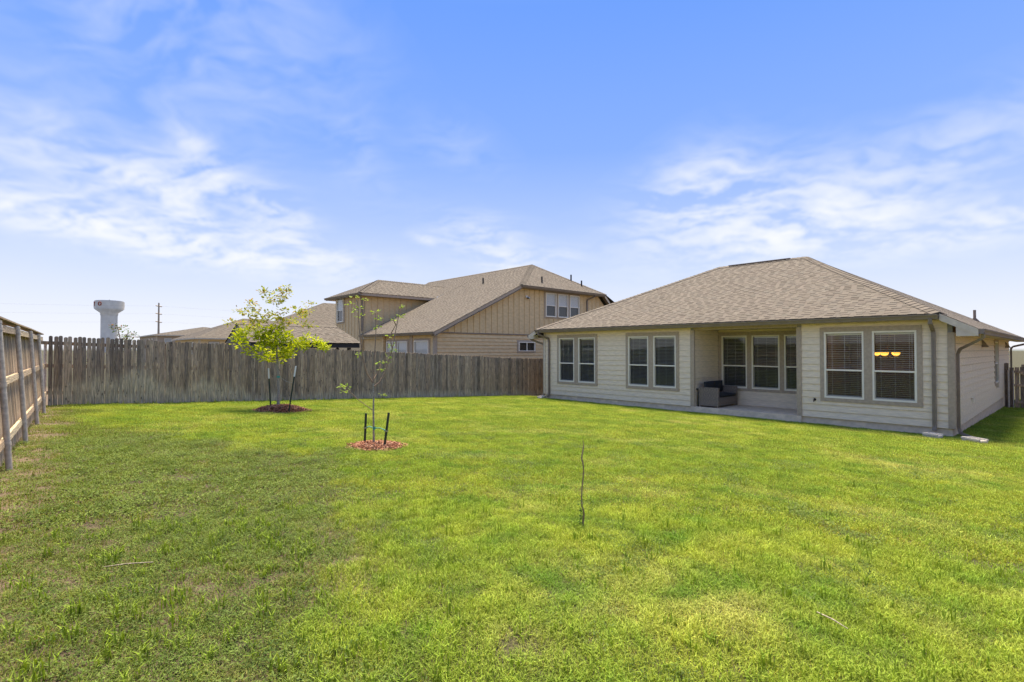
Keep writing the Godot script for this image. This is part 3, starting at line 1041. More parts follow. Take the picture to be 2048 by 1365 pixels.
func rake(h: Node, a: Vector3, c: Vector3, x_in: float) -> void:
	# sloping fascia from a (high) to c (low) with the boxed return below it
	var s := signf(c.x - a.x)
	var dn := Vector3(0, -0.165, 0)
	var z1 := Vector3(0, 0, 0.012)
	var z0 := Vector3(0, 0, -0.02)
	var b := B.new()
	var A := a + Vector3(0, -0.012, 0)
	var C := c + Vector3(0, -0.005, 0)
	if s > 0:
		b.obox(A + dn + z0, C - A, -dn, z1 - z0)
	else:
		b.obox(C + dn + z0, A - C, -dn, z1 - z0)
	part("rake_board", b, M.pale_fascia, h)
	# return box
	b = B.new()
	var yb := c.y - 0.17
	var t := (x_in - A.x) / (C.x - A.x)
	var yin := lerpf(A.y, C.y, t) - 0.14
	var yout := C.y - 0.14
	var f := Vector3(0, 0, c.z + 0.004)
	var k := Vector3(0, 0, ZW + 0.03)
	var p := [Vector3(x_in, yb, 0), Vector3(c.x, yb, 0), Vector3(c.x, yout, 0), Vector3(x_in, yin, 0)]
	b.poly([p[0] + f, p[1] + f, p[2] + f, p[3] + f] if s > 0 else [p[1] + f, p[0] + f, p[3] + f, p[2] + f])
	for i in 4:
		var j := (i + 1) % 4
		if s > 0: b.quad(p[i] + k, p[j] + k, p[j] + f, p[i] + f)
		else: b.quad(p[j] + k, p[i] + k, p[i] + f, p[j] + f)
	part("eave_return", b, M.pale_fascia, h)

func make_chandelier(at: Vector3) -> void:
	var t := thing("chandelier", "lit hanging lamp with amber glass bowls seen through the blind", "chandelier", at)
	var b := B.new()
	b.tube([Vector3(0, 0.05, 0), Vector3(0, 0.94, 0)], [0.012, 0.012], 8)
	b.tube([Vector3(0, -0.12, 0), Vector3(0, -0.05, 0), Vector3(0, 0.08, 0)], [0.01, 0.05, 0.02], 10)
	part("stem", b, M.bronze, t)
	for k in 5:
		var a := TAU * k / 5.0 + 0.35
		var d := Vector3(cos(a), 0, sin(a))
		b = B.new()
		b.tube([Vector3(0, -0.02, 0), d * 0.12 + Vector3(0, -0.08, 0), d * 0.26 + Vector3(0, -0.06, 0), d * 0.25 + Vector3(0, -0.02, 0)], [0.01, 0.009, 0.009, 0.012], 8)
		var arm := part("arm", b, M.bronze, t)
		b = B.new()
		var p := d * 0.25
		b.tube([p + Vector3(0, -0.02, 0), p + Vector3(0, 0.0, 0), p + Vector3(0, 0.035, 0), p + Vector3(0, 0.075, 0)], [0.02, 0.05, 0.08, 0.098], 14, false)
		part("lamp_bowl", b, M.amber_glass, arm)
	var l := OmniLight3D.new()
	l.name = "chandelier_lamp_light"
	t.add_child(l)
	l.position = Vector3(0, 0.16, 0)
	l.light_color = Color(1.0, 0.72, 0.38)
	l.light_energy = 0.12
	l.light_size = 0.15
	l.omni_range = 8.0
	l.omni_attenuation = 2.0
	l.shadow_enabled = true

# ------------------------------------------------------------------ the tan two-storey neighbour
func batten_wall(h: Node, o: Vector3, u: Vector3, out: Vector3, x0: float, x1: float, ybot: Callable, ytop: Callable, holes: Array, step := 0.405, m_name := "tan_siding") -> void:
	var x := x0 + 0.2
	while x < x1 - 0.03:
		var segs := [[ybot.call(x), ytop.call(x)]]
		for hh in holes:
			if x > hh[0] - 0.03 and x < hh[1] + 0.03:
				segs = [[ybot.call(x), hh[2]], [hh[3], ytop.call(x)]]
		for s in segs:
			if s[1] - s[0] > 0.05:
				var b := B.new()
				b.obox(o + u * (x - 0.02) + Vector3(0, s[0], 0) + out * 0.001, u * 0.04, Vector3(0, s[1] - s[0], 0), out * 0.032)
				part("batten", b, M[m_name], h)
		x += step

func far_window(h: Node, o: Vector3, u: Vector3, out: Vector3, w: float, hh: float, rail: float, half_blind: float, slider := false) -> void:
	# trim board round it, black sheet painted as the dimness of a room behind, blind over the given share from the top
	var up := Vector3(0, 1, 0)
	var b := B.new()
	b.obox(o + out * 0.001 - up * 0.09 - u * 0.09, u * (w + 0.18), up * 0.089, out * 0.025)
	b.obox(o + out * 0.001 + up * (hh + 0.001) - u * 0.09, u * (w + 0.18), up * 0.1, out * 0.025)
	b.obox(o + out * 0.001 - u * 0.09, u * 0.089, up * hh, out * 0.024)
	b.obox(o + out * 0.001 + u * (w + 0.001), u * 0.089, up * hh, out * 0.024)
	part("window_trim", b, M.taupe_trim, h)
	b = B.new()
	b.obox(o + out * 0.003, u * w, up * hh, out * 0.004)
	part("dim_room_sheet", b, M.black_metal, h)
	if half_blind > 0.0:
		b = B.new()
		var y := hh - 0.03
		while y > hh * (1.0 - half_blind):
			b.obox(o + up * (y - 0.04) + out * 0.012, u * w, up * 0.036, out * 0.006 + up * 0.006)
			y -= 0.046
		part("window_slats", b, M.blind_slat, h, "stuff")
	window_unit(h, o + out * 0.072, u, out, w, hh, rail, false, slider)

func make_neighbour() -> void:
	var h := placed_thing("two_storey_house", "tan board-and-batten house with clipped gable beyond the side fence", "house", Vector3(-28.0, -0.9, -21.0))
	var X := Vector3(1, 0, 0)
	var Z := Vector3(0, 0, 1)
	var xn := -21.0
	var s := 0.476
	var rake_y := func(z: float) -> float:  # height of the gable outline above the band at depth z (positive = -z)
		var y := 2.25 + s * (z - 13.85)
		y = minf(y, 4.86)
		return minf(y, 4.86 - 0.85 * (z - 26.9)) if z > 26.9 else y
	# walls
	var b := B.new()
	var wb := -1.2
	b.box(Vector3(-34.0, wb, -30.0), Vector3(xn, 2.2, -14.18))
	b.box(Vector3(-25.85, wb, -14.18), Vector3(xn, 2.15, -14.179))
	# gable sheet
	var pts := []
	for zz in [14.18, 15.5, 17.0, 19.33, 26.9, 28.4]:
		pts.append(Vector3(xn, rake_y.call(zz), -zz))
	var prev: Vector3 = pts[0]
	for k in range(1, pts.size()):
		var c: Vector3 = pts[k]
		b.quad(Vector3(xn, 2.2, prev.z), Vector3(xn, 2.2, c.z), c, prev)
		prev = c
	b.box(Vector3(-34, 2.2, -28.4), Vector3(xn - 0.3, 4.3, -21.0))
	# dormer body
	b.box(Vector3(-32.4, 1.9, -20.0), Vector3(-28.85, 4.72, -14.15))
	part("wall", b, M.tan_siding, h)
	# lap siding below the band, battens above
	siding(h, Vector3(xn, 0, 0), -Z, X, 14.30, 28.4, -0.40, 2.20, 0.184, [[19.62, 21.10, 1.19, 1.92]], M.tan_siding, 16.0, 0.022, 0.036)
	boxpart("band_board", Vector3(xn + 0.001, 2.20, -28.4), Vector3(xn + 0.035, 2.255, -14.1), M.gutter_metal, h)
	batten_wall(h, Vector3(xn, 0, 0), -Z, X, 14.35, 28.0, func(_z): return 2.256, func(z): return rake_y.call(z) - 0.02, [[21.80, 25.03, 3.23, 4.84]])
	batten_wall(h, Vector3(-28.85, 0, 0), -Z, X, 14.25, 19.4, func(z): return 2.28 + s * (z - 13.85), func(_z): return 4.71, [])
	batten_wall(h, Vector3(0, 0, -14.15), X, Z, -32.35, -28.9, func(_z): return 2.0, func(_z): return 4.71, [[-32.2, -31.02, 3.0, 4.71]], 0.42)
	boxpart("corner_board", Vector3(-28.96, 2.2, -14.148), Vector3(-28.84, 4.72, -14.125), M.tan_siding, h)
	boxpart("corner_board", Vector3(xn - 0.16, -0.4, -14.178), Vector3(xn + 0.03, 2.2, -14.15), M.taupe_trim, h)
	boxpart("corner_board", Vector3(xn + 0.001, -0.4, -14.29), Vector3(xn + 0.03, 2.2, -14.179), M.taupe_trim, h)
	boxpart("corner_board", Vector3(-23.32, -0.4, -14.177), Vector3(-23.02, 2.15, -14.145), M.taupe_trim, h)
	# windows: three together upstairs, one slider below, the dormer's and the ground-floor ones
	for k in 3:
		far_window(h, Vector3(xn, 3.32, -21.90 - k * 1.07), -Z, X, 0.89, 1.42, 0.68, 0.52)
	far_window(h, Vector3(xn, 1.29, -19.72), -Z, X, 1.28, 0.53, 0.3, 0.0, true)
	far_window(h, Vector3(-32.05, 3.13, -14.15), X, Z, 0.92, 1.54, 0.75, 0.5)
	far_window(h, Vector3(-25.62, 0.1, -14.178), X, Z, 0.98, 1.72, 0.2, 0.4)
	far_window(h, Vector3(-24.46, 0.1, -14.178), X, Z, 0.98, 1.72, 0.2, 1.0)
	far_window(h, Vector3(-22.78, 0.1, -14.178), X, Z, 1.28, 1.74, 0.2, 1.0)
	# shaded porch left of the windows
	boxpart("porch_wall", Vector3(-28.8, wb, -16.4), Vector3(-25.85, 2.1, -16.3), M.tan_siding, h)
	boxpart("porch_post", Vector3(-25.95, -0.6, -14.16), Vector3(-25.85, 2.12, -14.02), M.tan_siding, h)
	boxpart("porch_post", Vector3(-28.7, -0.6, -14.16), Vector3(-28.5, 2.12, -13.98), M.tan_siding, h)
	boxpart("porch_header", Vector3(-28.84, 2.0, -14.14), Vector3(-25.86, 2.15, -14.04), M.pale_fascia, h)
	# roof
	var P := Vector3(-23.89, 6.94, -23.7)
	var E0 := Vector3(-28.3, 2.25, -13.85)
	var E1 := Vector3(-20.55, 2.25, -13.85)
	var C0 := Vector3(-20.55, 4.985, -19.6)
	var C1 := Vector3(-20.55, 4.985, -27.1)
	var Q := Vector3(-36.0, 6.94, -23.7)
	var up := [Vector3(-36.0, 2.25, -13.85), E1, C0, P, Q]
	b = B.new()
	b.poly([E0, E1, C0, P, Vector3(-28.3, 6.94, -23.7)])
	b.poly([C0, C1, P])
	b.poly([Vector3(-36, 2.25, -33.5), Q, P, C1, Vector3(-20.55, 3.0, -31.5)])
	b.poly([Vector3(-36, 4.9, -19.4), Vector3(-28.3, 4.9, -19.4), Vector3(-28.3, 6.94, -23.7), Q])
	var roof := part("roof", b, M.roof_deck, h)
	shingles(roof, [E0, E1, C0, P, Vector3(-28.3, 6.94, -23.7)], 0, 0.95)
	shingles(roof, [C0, C1, P], 0, 0.98)
	shingles(roof, [Vector3(-36, 4.9, -19.4), Vector3(-28.3, 4.9, -19.4), Vector3(-28.3, 6.94, -23.7), Q], 0, 0.95)
	caps(roof, C0, P, Vector3(0, 0.9, 0.43), Vector3(0.51, 0.86, 0), 0.95, false)
	caps(roof, C1, P, Vector3(0, 0.9, -0.43), Vector3(0.51, 0.86, 0), 0.95, false)
	caps(roof, Q, P, Vector3(0, 0.9, 0.43), Vector3(0, 0.9, -0.43), 0.95, false)
	# dormer roof
	var D0 := Vector3(-33.3, 4.77, -13.85)
	var D1 := Vector3(-28.35, 4.77, -13.85)
	var DR := Vector3(-30.82, 5.95, -16.33)
	var DB := Vector3(-30.82, 5.95, -21.65)
	var D2 := Vector3(-28.35, 4.77, -19.2)
	b = B.new()
	b.poly([D0, D1, DR]); b.poly([D1, D2, DB, DR]); b.poly([Vector3(-33.3, 4.77, -19.2), D0, DR, DB])
	var dr := part("dormer_roof", b, M.roof_deck, h)
	shingles(dr, [D0, D1, DR], 0, 0.97)
	shingles(dr, [D1, D2, DB, DR], 0, 0.95)
	caps(dr, D1, DR, Vector3(0, 0.9, 0.43), Vector3(0.43, 0.9, 0), 0.95, false)
	caps(dr, DR, DB, Vector3(0.43, 0.9, 0), Vector3(-0.43, 0.9, 0), 0.95, false)
	# eave boards, gutters, rakes
	boxpart("soffit", Vector3(-33.2, 4.60, -19.2), Vector3(-28.45, 4.62, -13.95), M.gutter_metal, h)
	boxpart("fascia", Vector3(-33.28, 4.60, -13.93), Vector3(-28.36, 4.765, -13.86), M.gutter_metal, h)
	boxpart("fascia", Vector3(-28.44, 4.60, -19.2), Vector3(-28.36, 4.76, -13.94), M.taupe_trim, h)
	gutter(h, Vector3(-33.3, 4.75, -13.858), Vector3(-28.36, 4.75, -13.858), Z)
	boxpart("fascia", Vector3(-28.28, 2.10, -13.93), Vector3(-20.6, 2.23, -13.86), M.taupe_trim, h)
	boxpart("soffit", Vector3(-28.28, 2.12, -14.17), Vector3(-20.98, 2.13, -13.94), M.pale_fascia, h)
	gutter(h, Vector3(-28.3, 2.225, -13.858), Vector3(-20.56, 2.225, -13.858), Z)
	b = B.new()
	b.obox(E1 + Vector3(-0.03, -0.19, 0), C0 - E1, Vector3(0, 0.17, 0), Vector3(-0.03, 0, 0))
	part("rake_board", b, M.taupe_trim, h)
	b = B.new()
	b.obox(Vector3(-20.99, 2.04, -13.9), C0 - E1, Vector3(0, 0.01, 0), Vector3(0.42, 0, 0))
	part("rake_soffit", b, M.taupe_trim, h)
	b = B.new()
	var C3 := Vector3(-20.55, 3.9, -28.35)
	b.obox(C1 + Vector3(-0.03, -0.19, 0), C3 - C1, Vector3(0, 0.17, 0), Vector3(-0.03, 0, 0))
	part("rake_board", b, M.pale_fascia, h)
	b = B.new()
	b.quad(C1 + Vector3(-0.4, -0.02, 0), C1 + Vector3(0, -0.02, 0), C3 + Vector3(0, -0.02, 0), C3 + Vector3(-0.4, -0.02, 0))
	part("rake_soffit", b, M.gutter_metal, h)
	boxpart("fascia", Vector3(-20.62, 4.82, -27.08), Vector3(-20.56, 4.97, -19.6), M.gutter_metal, h)
	boxpart("soffit", Vector3(-20.99, 4.84, -27.05), Vector3(-20.63, 4.855, -19.6), M.gutter_metal, h)
	gutter(h, Vector3(-20.555, 4.965, -27.1), Vector3(-20.555, 4.965, -19.6), X)
	downspout(h, [Vector3(-20.5, 4.86, -26.0), Vector3(-20.52, 4.78, -26.0), Vector3(-20.92, 4.58, -25.75), Vector3(-20.95, 4.45, -25.72), Vector3(-20.95, 2.3, -25.72)], Z)
	downspout(h, [Vector3(-28.55, 4.64, -13.85), Vector3(-28.5, 4.55, -13.9), Vector3(-28.78, 4.4, -14.2), Vector3(-28.8, 4.3, -14.22), Vector3(-28.8, 2.5, -14.22)], X)
	# wall light
	b = B.new()
	b.box(Vector3(xn + 0.02, 4.32, -20.42), Vector3(xn + 0.06, 4.46, -20.30))
	b.tube([Vector3(xn + 0.06, 4.38, -20.36), Vector3(xn + 0.20, 4.30, -20.30)], [0.03, 0.06], 10)
	b.tube([Vector3(xn + 0.06, 4.38, -20.36), Vector3(xn + 0.20, 4.30, -20.46)], [0.03, 0.06], 10)
	part("flood_light", b, M.white_paint, h)
	for p in [Vector3(-25.54, 5.55, -20.91), Vector3(-21.17, 5.28, -21.82), Vector3(-21.4, 5.42, -25.72), Vector3(-22.08, 5.85, -25.48)]:
		b = B.new()
		b.tube([p, p + Vector3(0, 0.42, 0)], [0.05, 0.05], 10)
		part("vent_pipe", b, M.black_metal, roof)

# ------------------------------------------------------------------ houses further off
func hip_house(called: String, label: String, x0: float, x1: float, z0: float, z1: float, eave: float, pitch: float, wall: Material) -> Node3D:
	# x0 < x1, z0 < z1; hip roof on a box
	var h := placed_thing(called, label, "house", Vector3((x0 + x1) / 2, -1.4, (z0 + z1) / 2), "")
	var o := 0.4
	var b := B.new()
	b.box(Vector3(x0 + o, -1.5, z0 + o), Vector3(x1 - o, eave - 0.1, z1 - o))
	part("wall", b, wall, h)
	var run := minf(x1 - x0, z1 - z0) / 2.0
	var top := eave + pitch * run
	var A := Vector3(x0, eave, z1); var Bp := Vector3(x1, eave, z1); var C := Vector3(x1, eave, z0); var D := Vector3(x0, eave, z0)
	var R0: Vector3
	var R1: Vector3
	if x1 - x0 > z1 - z0:
		R0 = Vector3(x0 + run, top, (z0 + z1) / 2); R1 = Vector3(x1 - run, top, (z0 + z1) / 2)
	else:
		R0 = Vector3((x0 + x1) / 2, top, z1 - run); R1 = Vector3((x0 + x1) / 2, top, z0 + run)
	var faces := []
	if x1 - x0 > z1 - z0:
		faces = [[A, Bp, R1, R0], [Bp, C, R1], [C, D, R0, R1], [D, A, R0]]
	else:
		faces = [[A, Bp, R0], [Bp, C, R1, R0], [C, D, R1], [D, A, R0, R1]]
	b = B.new()
	for f in faces: b.poly(f)
	var roof := part("roof", b, M.roof_deck, h)
	for k in 2: shingles(roof, faces[k], 0, 0.86, 0.17, 0.45)
	b = B.new()
	b.box(Vector3(x0, eave - 0.16, z1 - 0.03), Vector3(x1, eave - 0.01, z1 + 0.02))
	b.box(Vector3(x1 - 0.03, eave - 0.16, z0), Vector3(x1 + 0.02, eave - 0.01, z1 + 0.021))
	part("fascia", b, M.pale_fascia, h)
	b = B.new()
	b.box(Vector3(x0 + 0.03, eave - 0.13, z0 + 0.03), Vector3(x1 - 0.03, eave - 0.11, z1 - 0.03))
	part("soffit", b, M.pale_fascia, h)
	for zz in [z1 - o - 0.2, z1 - o - 3.4, z1 - o - 6.6]:
		boxpart("corner_board", Vector3(x1 - o + 0.001, -1.4, zz - 0.12), Vector3(x1 - o + 0.03, eave - 0.13, zz + 0.12), M.pale_fascia, h)
	for zz in [z1 - o - 1.7, z1 - o - 5.0]:
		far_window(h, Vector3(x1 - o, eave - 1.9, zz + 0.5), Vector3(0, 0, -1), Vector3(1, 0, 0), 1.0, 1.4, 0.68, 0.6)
	for xx in [x1 - 3.0, x1 - 6.0]:
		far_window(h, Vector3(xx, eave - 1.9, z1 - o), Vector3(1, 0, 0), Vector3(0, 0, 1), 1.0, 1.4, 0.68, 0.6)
	return h

func make_far_houses() -> void:
	hip_house("hip_roof_house", "brown hip roof of the next house along, behind the tan one", -57.0, -44.0, -28.5, -14.3, 2.8, 0.50, M.tan_siding)
	hip_house("grey_brown_house", "low house with brown hip roof and cream fascia behind the oak", -82.0, -68.0, -30.0, -13.0, 2.75, 0.40, M.tan_siding)
	hip_house("distant_house", "farthest small brown-roofed house below the steel power pole", -112.0, -95.0, -30.0, -12.6, 3.67, 0.2, M.taupe_trim)
	hip_house("beige_house", "beige house wall glimpsed behind the side gate", -0.9, 14.0, -62.0, -46.0, 2.6, 0.45, M.pink_wall)
	hip_house("added_shade_house", "tan hip-roofed house added out of view to block sky light", 4.4, 18.0, -36.0, -15.0, 2.3, 0.476, M.tan_siding)  # unseen house, added to keep open sky off the side wall

func make_gazebo() -> void:
	var h := placed_thing("gazebo", "black-framed garden gazebo with brown shingled gable roof behind the fence", "gazebo", Vector3(-21.6, -0.5, -7.6))
	var e := -20.0
	var zr := -9.85
	var zl := -5.55
	var ye := 1.66
	var xr := -21.7
	var yr := 2.40
	var A := Vector3(e, ye, zl); var Bp := Vector3(e, ye, zr); var C := Vector3(xr, yr, zr + 0.35); var D := Vector3(xr, yr, zl)
	var b := B.new()
	b.poly([A, Bp, C, D])
	var A2 := Vector3(xr * 2 - e, ye, zl); var B2 := Vector3(xr * 2 - e, ye, zr)
	b.poly([B2, A2, D, C])
	b.tri(Bp, B2, C)
	var roof := part("roof", b, M.roof_deck, h)
	shingles(roof, [A, Bp, C, D], 0, 0.92)
	shingles(roof, [Bp, B2, C], 0, 0.92)
	caps(roof, C, D, Vector3(0.4, 0.9, 0), Vector3(-0.4, 0.9, 0), 0.92, false)
	boxpart("beam", Vector3(e - 0.16, ye - 0.20, zr + 0.05), Vector3(e - 0.06, ye - 0.02, zl - 0.05), M.black_metal, h)
	boxpart("beam", Vector3(A2.x + 0.06, ye - 0.20, zr + 0.05), Vector3(A2.x + 0.16, ye - 0.02, zl - 0.05), M.black_metal, h)
	boxpart("beam", Vector3(A2.x + 0.17, ye - 0.19, zr + 0.08), Vector3(e - 0.17, ye - 0.03, zr + 0.18), M.black_metal, h)
	boxpart("beam", Vector3(A2.x + 0.17, ye - 0.19, zl - 0.18), Vector3(e - 0.17, ye - 0.03, zl - 0.08), M.black_metal, h)
	for p in [Vector2(e - 0.3, zr + 0.4), Vector2(e - 0.3, zl - 0.4), Vector2(A2.x + 0.3, zr + 0.4), Vector2(A2.x + 0.3, zl - 0.4)]:
		boxpart("post", Vector3(p.x - 0.06, -0.6, p.y - 0.06), Vector3(p.x + 0.06, ye - 0.205, p.y + 0.06), M.black_metal, h)
		b = B.new()
		var s := 1.0 if p.y < -7.5 else -1.0
		b.obox(Vector3(p.x - 0.04, ye - 0.75, p.y + 0.07 * s), Vector3(0.08, 0, 0), Vector3(0, 0.5, 0.5 * s), Vector3(0, 0.07, -0.07 * s))
		part("knee_brace", b, M.black_metal, h)
	b = B.new()
	b.tri(Vector3(e - 0.1, ye, zl - 0.02), Vector3(xr, yr - 0.06, zl - 0.02), Vector3(A2.x + 0.1, ye, zl - 0.02))
	part("gable_panel", b, M.black_metal, h)

func make_tower() -> void:
	var t := thing("water_tower", "white municipal water tower on a thick column, red letters on its tank", "water tower", Vector3(-661.5, -2.0, -51.5))
	var b := B.new()
	var p := [Vector3(0, 0, 0), Vector3(0, 37.0, 0), Vector3(0, 38.5, 0)]
	b.tube(p, [6.9, 6.9, 6.95], 48, false)
	part("column", b, M.tower_paint, t)
	b = B.new()
	b.tube([Vector3(0, 38.5, 0), Vector3(0, 40.4, 0), Vector3(0, 40.6, 0)], [7.3, 7.3, 7.0], 48, false)
	part("collar", b, M.tower_paint, t)
	b = B.new()
	b.tube([Vector3(0, 40.4, 0), Vector3(0, 44.0, 0), Vector3(0, 45.0, 0), Vector3(0, 46.0, 0), Vector3(0, 51.5, 0), Vector3(0, 52.4, 0), Vector3(0, 52.9, 0)], [7.2, 11.6, 12.3, 12.45, 12.45, 12.1, 11.0], 56, true)
	part("tank", b, M.tower_paint, t)
	b = B.new()
	b.tube([Vector3(0, 52.9, 0), Vector3(0, 54.2, 0)], [0.35, 0.35], 8)
	part("beacon", b, M.taupe_trim, t)
	# letters that follow the tank wall
	var to_cam := Vector3(661.5, 0, 51.5).normalized()
	var left := Vector3(0, 1, 0).cross(to_cam)  # right-hand direction as seen from the garden
	for k in 2:
		var ang: float = [-69.0, -37.0][k]
		var a := deg_to_rad(ang)
		var d := to_cam * cos(a) + left * sin(a)
		var tm := TextMesh.new()
		tm.text = ["T", "O"][k]
		var sf := SystemFont.new()
		sf.font_names = PackedStringArray(["Droid Sans"])
		sf.font_weight = 800
		tm.font = sf
		tm.font_size = 64
		tm.pixel_size = 0.083
		tm.depth = 0.4
		var o := part_mesh("letter", tm, M.tower_letter, t)
		o.position = d * 12.6 + Vector3(0, 49.0, 0)
		o.look_at_from_position(t.position + o.position, t.position + o.position - d, Vector3.UP)

func make_pole() -> void:
	var base := Vector3(-396.0, -2.0, -55.9)
	var t := thing("power_pole", "tall steel power pole with three cross arms behind the roofs", "power pole", base)
	var b := B.new()
	b.tube([Vector3(0, 0, 0), Vector3(0, 33.4, 0)], [0.75, 0.4], 12)
	part("shaft", b, M.taupe_trim, t)
	var dir := Vector3(0.72, 0, -0.69)
	for y in [31.3, 26.4, 21.2]:
		b = B.new()
		b.tube([dir * -2.0 + Vector3(0, y + 0.35, 0), Vector3(0, y, 0), dir * 2.0 + Vector3(0, y - 0.35, 0)], [0.28, 0.36, 0.28], 8)
		part("cross_arm", b, M.taupe_trim, t)
	# conductors strung past the pole on both sides, one per arm
	var n := 0
	for y in [31.3, 26.4, 21.2]:
		var pts := []
		var rad := []
		for k in 41:
			var f := k / 40.0
			var s := lerpf(-260.0, 260.0, f)
			var g := absf(s) / 260.0
			pts.append(base + Vector3(-0.15, 0, 1.0).normalized() * s + Vector3(0, y + 0.1 - 13.0 * g * (1.0 - g) * 0.8, 0))
			rad.append(0.02)
		b = B.new()
		b.tube(pts, rad, 5)
		var w := part("power_line", b, M.gutter_metal, self)
		tag(w, ["topmost thin power line strung from the steel pole", "middle thin power line strung from the steel pole", "lowest thin power line strung from the steel pole"][n], "cable", "power lines on the pole")
		n += 1

# ------------------------------------------------------------------ fences
func back_z(x: float) -> float:
	# inner face of the back fence's pickets
	return 0.30 + (x + 8.3) * 0.048

func stain(z: float, y: float) -> float:
	# bleached, sprinkler-washed lower boards
	var top := 0.22 + (0.12 + 0.25 * smoothstep(-7.0, -4.0, z)) * noise_a.get_noise_2d(z * 2.2, 7.0) + 0.55 * exp(-pow((z + 2.0) / 1.7, 2.0)) + 0.12 * noise_b.get_noise_2d(z * 9.0, 3.0)
	return smoothstep(top + 0.14, top - 0.14, y + 0.1 * noise_b.get_noise_2d(z * 11.0, y * 3.0))

# one picket: o = bottom centre, u = width direction, out = facing, height; coloured up its length
func picket(b: B, o: Vector3, u: Vector3, up: Vector3, out: Vector3, w: float, hgt: float, tone: Color, washed: Callable, round_top := true, notch := 0.0) -> void:
	var n := 10
	var th := 0.016
	if u.cross(up).dot(out) < 0.0: u = -u
	b.off = Vector2(rng.randf() * 3.0, rng.randf() * 3.0)
	var hw := w / 2.0
	var shoulder := hgt - (0.03 if round_top else 0.0)
	var base := b.v.size()
	for face in 2:
		var sgn := 1.0 if face == 0 else -1.0
		var dz := out * (th / 2.0 * sgn)
		var first := b.v.size()
		for k in n + 1:
			var y := shoulder * k / n
			var col := tone
			var wv: float = washed.call(y)
			col = tone.lerp(Color(1.0, 0.86, 0.63), wv * 0.85)
			var g := 1.0 + 0.14 * noise_b.get_noise_2d(o.x * 7.0 + o.z * 7.0, y * 2.4)
			col = Color(col.r * g, col.g * g, col.b * g)
			for s in [-1.0, 1.0]:
				var hy := hw - (notch if y > shoulder - 0.24 else 0.0)
				b.vert(o + u * (hy * s) + up * y + dz, out * sgn, b.off + Vector2(hw * s + hw, y), col)
		for k in n:
			var i := first + k * 2
			if face == 0: b.ix.append_array([i, i + 2, i + 1, i + 1, i + 2, i + 3])
			else: b.ix.append_array([i, i + 1, i + 2, i + 1, i + 3, i + 2])
		if round_top:
			var ci := b.vert(o + up * shoulder + dz, out * sgn, b.off + Vector2(hw, shoulder), tone)
			var st := b.v.size()
			for k in 7:
				var a := PI * k / 6.0
				b.vert(o + u * (-cos(a) * (hw - notch)) + up * (shoulder + sin(a) * 0.03) + dz, out * sgn, b.off + Vector2(hw - cos(a) * hw, shoulder + 0.03), tone)
			for k in 6:
				if face == 0: b.ix.append_array([ci, st + k, st + k + 1])
				else: b.ix.append_array([ci, st + k + 1, st + k])
	b.tint = tone
	var d := out * th / 2.0
	for s in [-1.0, 1.0]:
		var p: Vector3 = o + u * (hw * s)
		if s > 0: b.quad(p + d, p - d, p - d + up * shoulder, p + d + up * shoulder)
		else: b.quad(p - d, p + d, p + d + up * shoulder, p - d + up * shoulder)
	if round_top:
		for k in 6:
			var a := PI * k / 6.0
			var a2 := PI * (k + 1) / 6.0
			var p := o + u * (-cos(a) * hw) + up * (shoulder + sin(a) * 0.03)
			var q := o + u * (-cos(a2) * hw) + up * (shoulder + sin(a2) * 0.03)
			b.quad(p + d, q + d, q - d, p - d)
	else:
		b.obox(o - u * hw + up * (shoulder - 0.001) - d, u * w, up * 0.001, d * 2.0)

func wood_tone(k := 1.0) -> Color:
	var t := rng.randf()
	var c := Color(0.725, 0.55, 0.40)
	if t < 0.24: c = Color(0.49, 0.385, 0.30)
	elif t < 0.42: c = Color(0.83, 0.645, 0.47)
	elif t < 0.55: c = Color(0.63, 0.51, 0.40)
	var g := rng.randf_range(0.76, 1.14) * k
	return Color(c.r * g, c.g * g, c.b * g)

func make_side_fence() -> void:
	var f := placed_thing("picket_fence", "weathered grey-brown round-topped picket fence beside the neighbour", "fence", Vector3(-17.2, -0.4, -9.0))
	var x := -17.2
	var z := -0.16
	while z > -20.5:
		var w := rng.randf_range(0.084, 0.093)
		var b := B.new()
		var g := gy(x, z)
		var h := 1.735 + rng.randf_range(-0.02, 0.02) - 0.02 * smoothstep(-14.0, -18.0, z)
		var gap := rng.randf_range(0.002, 0.009)
		var lean := Vector3(0, 1, rng.randf_range(-0.007, 0.007)).normalized()
		var zz := z
		picket(b, Vector3(x + rng.randf_range(-0.008, 0.008), g - 0.03, z - w / 2.0), Vector3(0, 0, -1), lean, Vector3(1, 0, 0), w, h + 0.03, wood_tone(), func(y): return stain(zz, y), true, 0.005 if z > -1.75 else 0.0)
		part("picket", b, M.picket, f)
		z -= w + gap
	for hgt in [0.28, 0.95, 1.52]:
		var zz := 0.0
		while zz > -20.0:
			var b := B.new()
			b.tint = wood_tone(0.9)
			var a := Vector3(x - 0.055, gy(x, zz) + hgt, zz)
			var e := Vector3(x - 0.055, gy(x, zz - 2.5) + hgt, zz - 2.49)
			b.obox(a + Vector3(-0.02, 0, 0), e - a, Vector3(0, 0.085, 0), Vector3(-0.035, 0, 0) * -1.0)
			part("rail", b, M.picket, f)
			zz -= 2.5
	var pz := -0.1
	while pz > -20.5:
		var b := B.new()
		b.tube([Vector3(x - 0.12, gy(x, pz) - 0.3, pz), Vector3(x - 0.12, gy(x, pz) + 1.6, pz)], [0.03, 0.03], 10)
		part("post", b, M.galvanised, f)
		pz -= 2.5

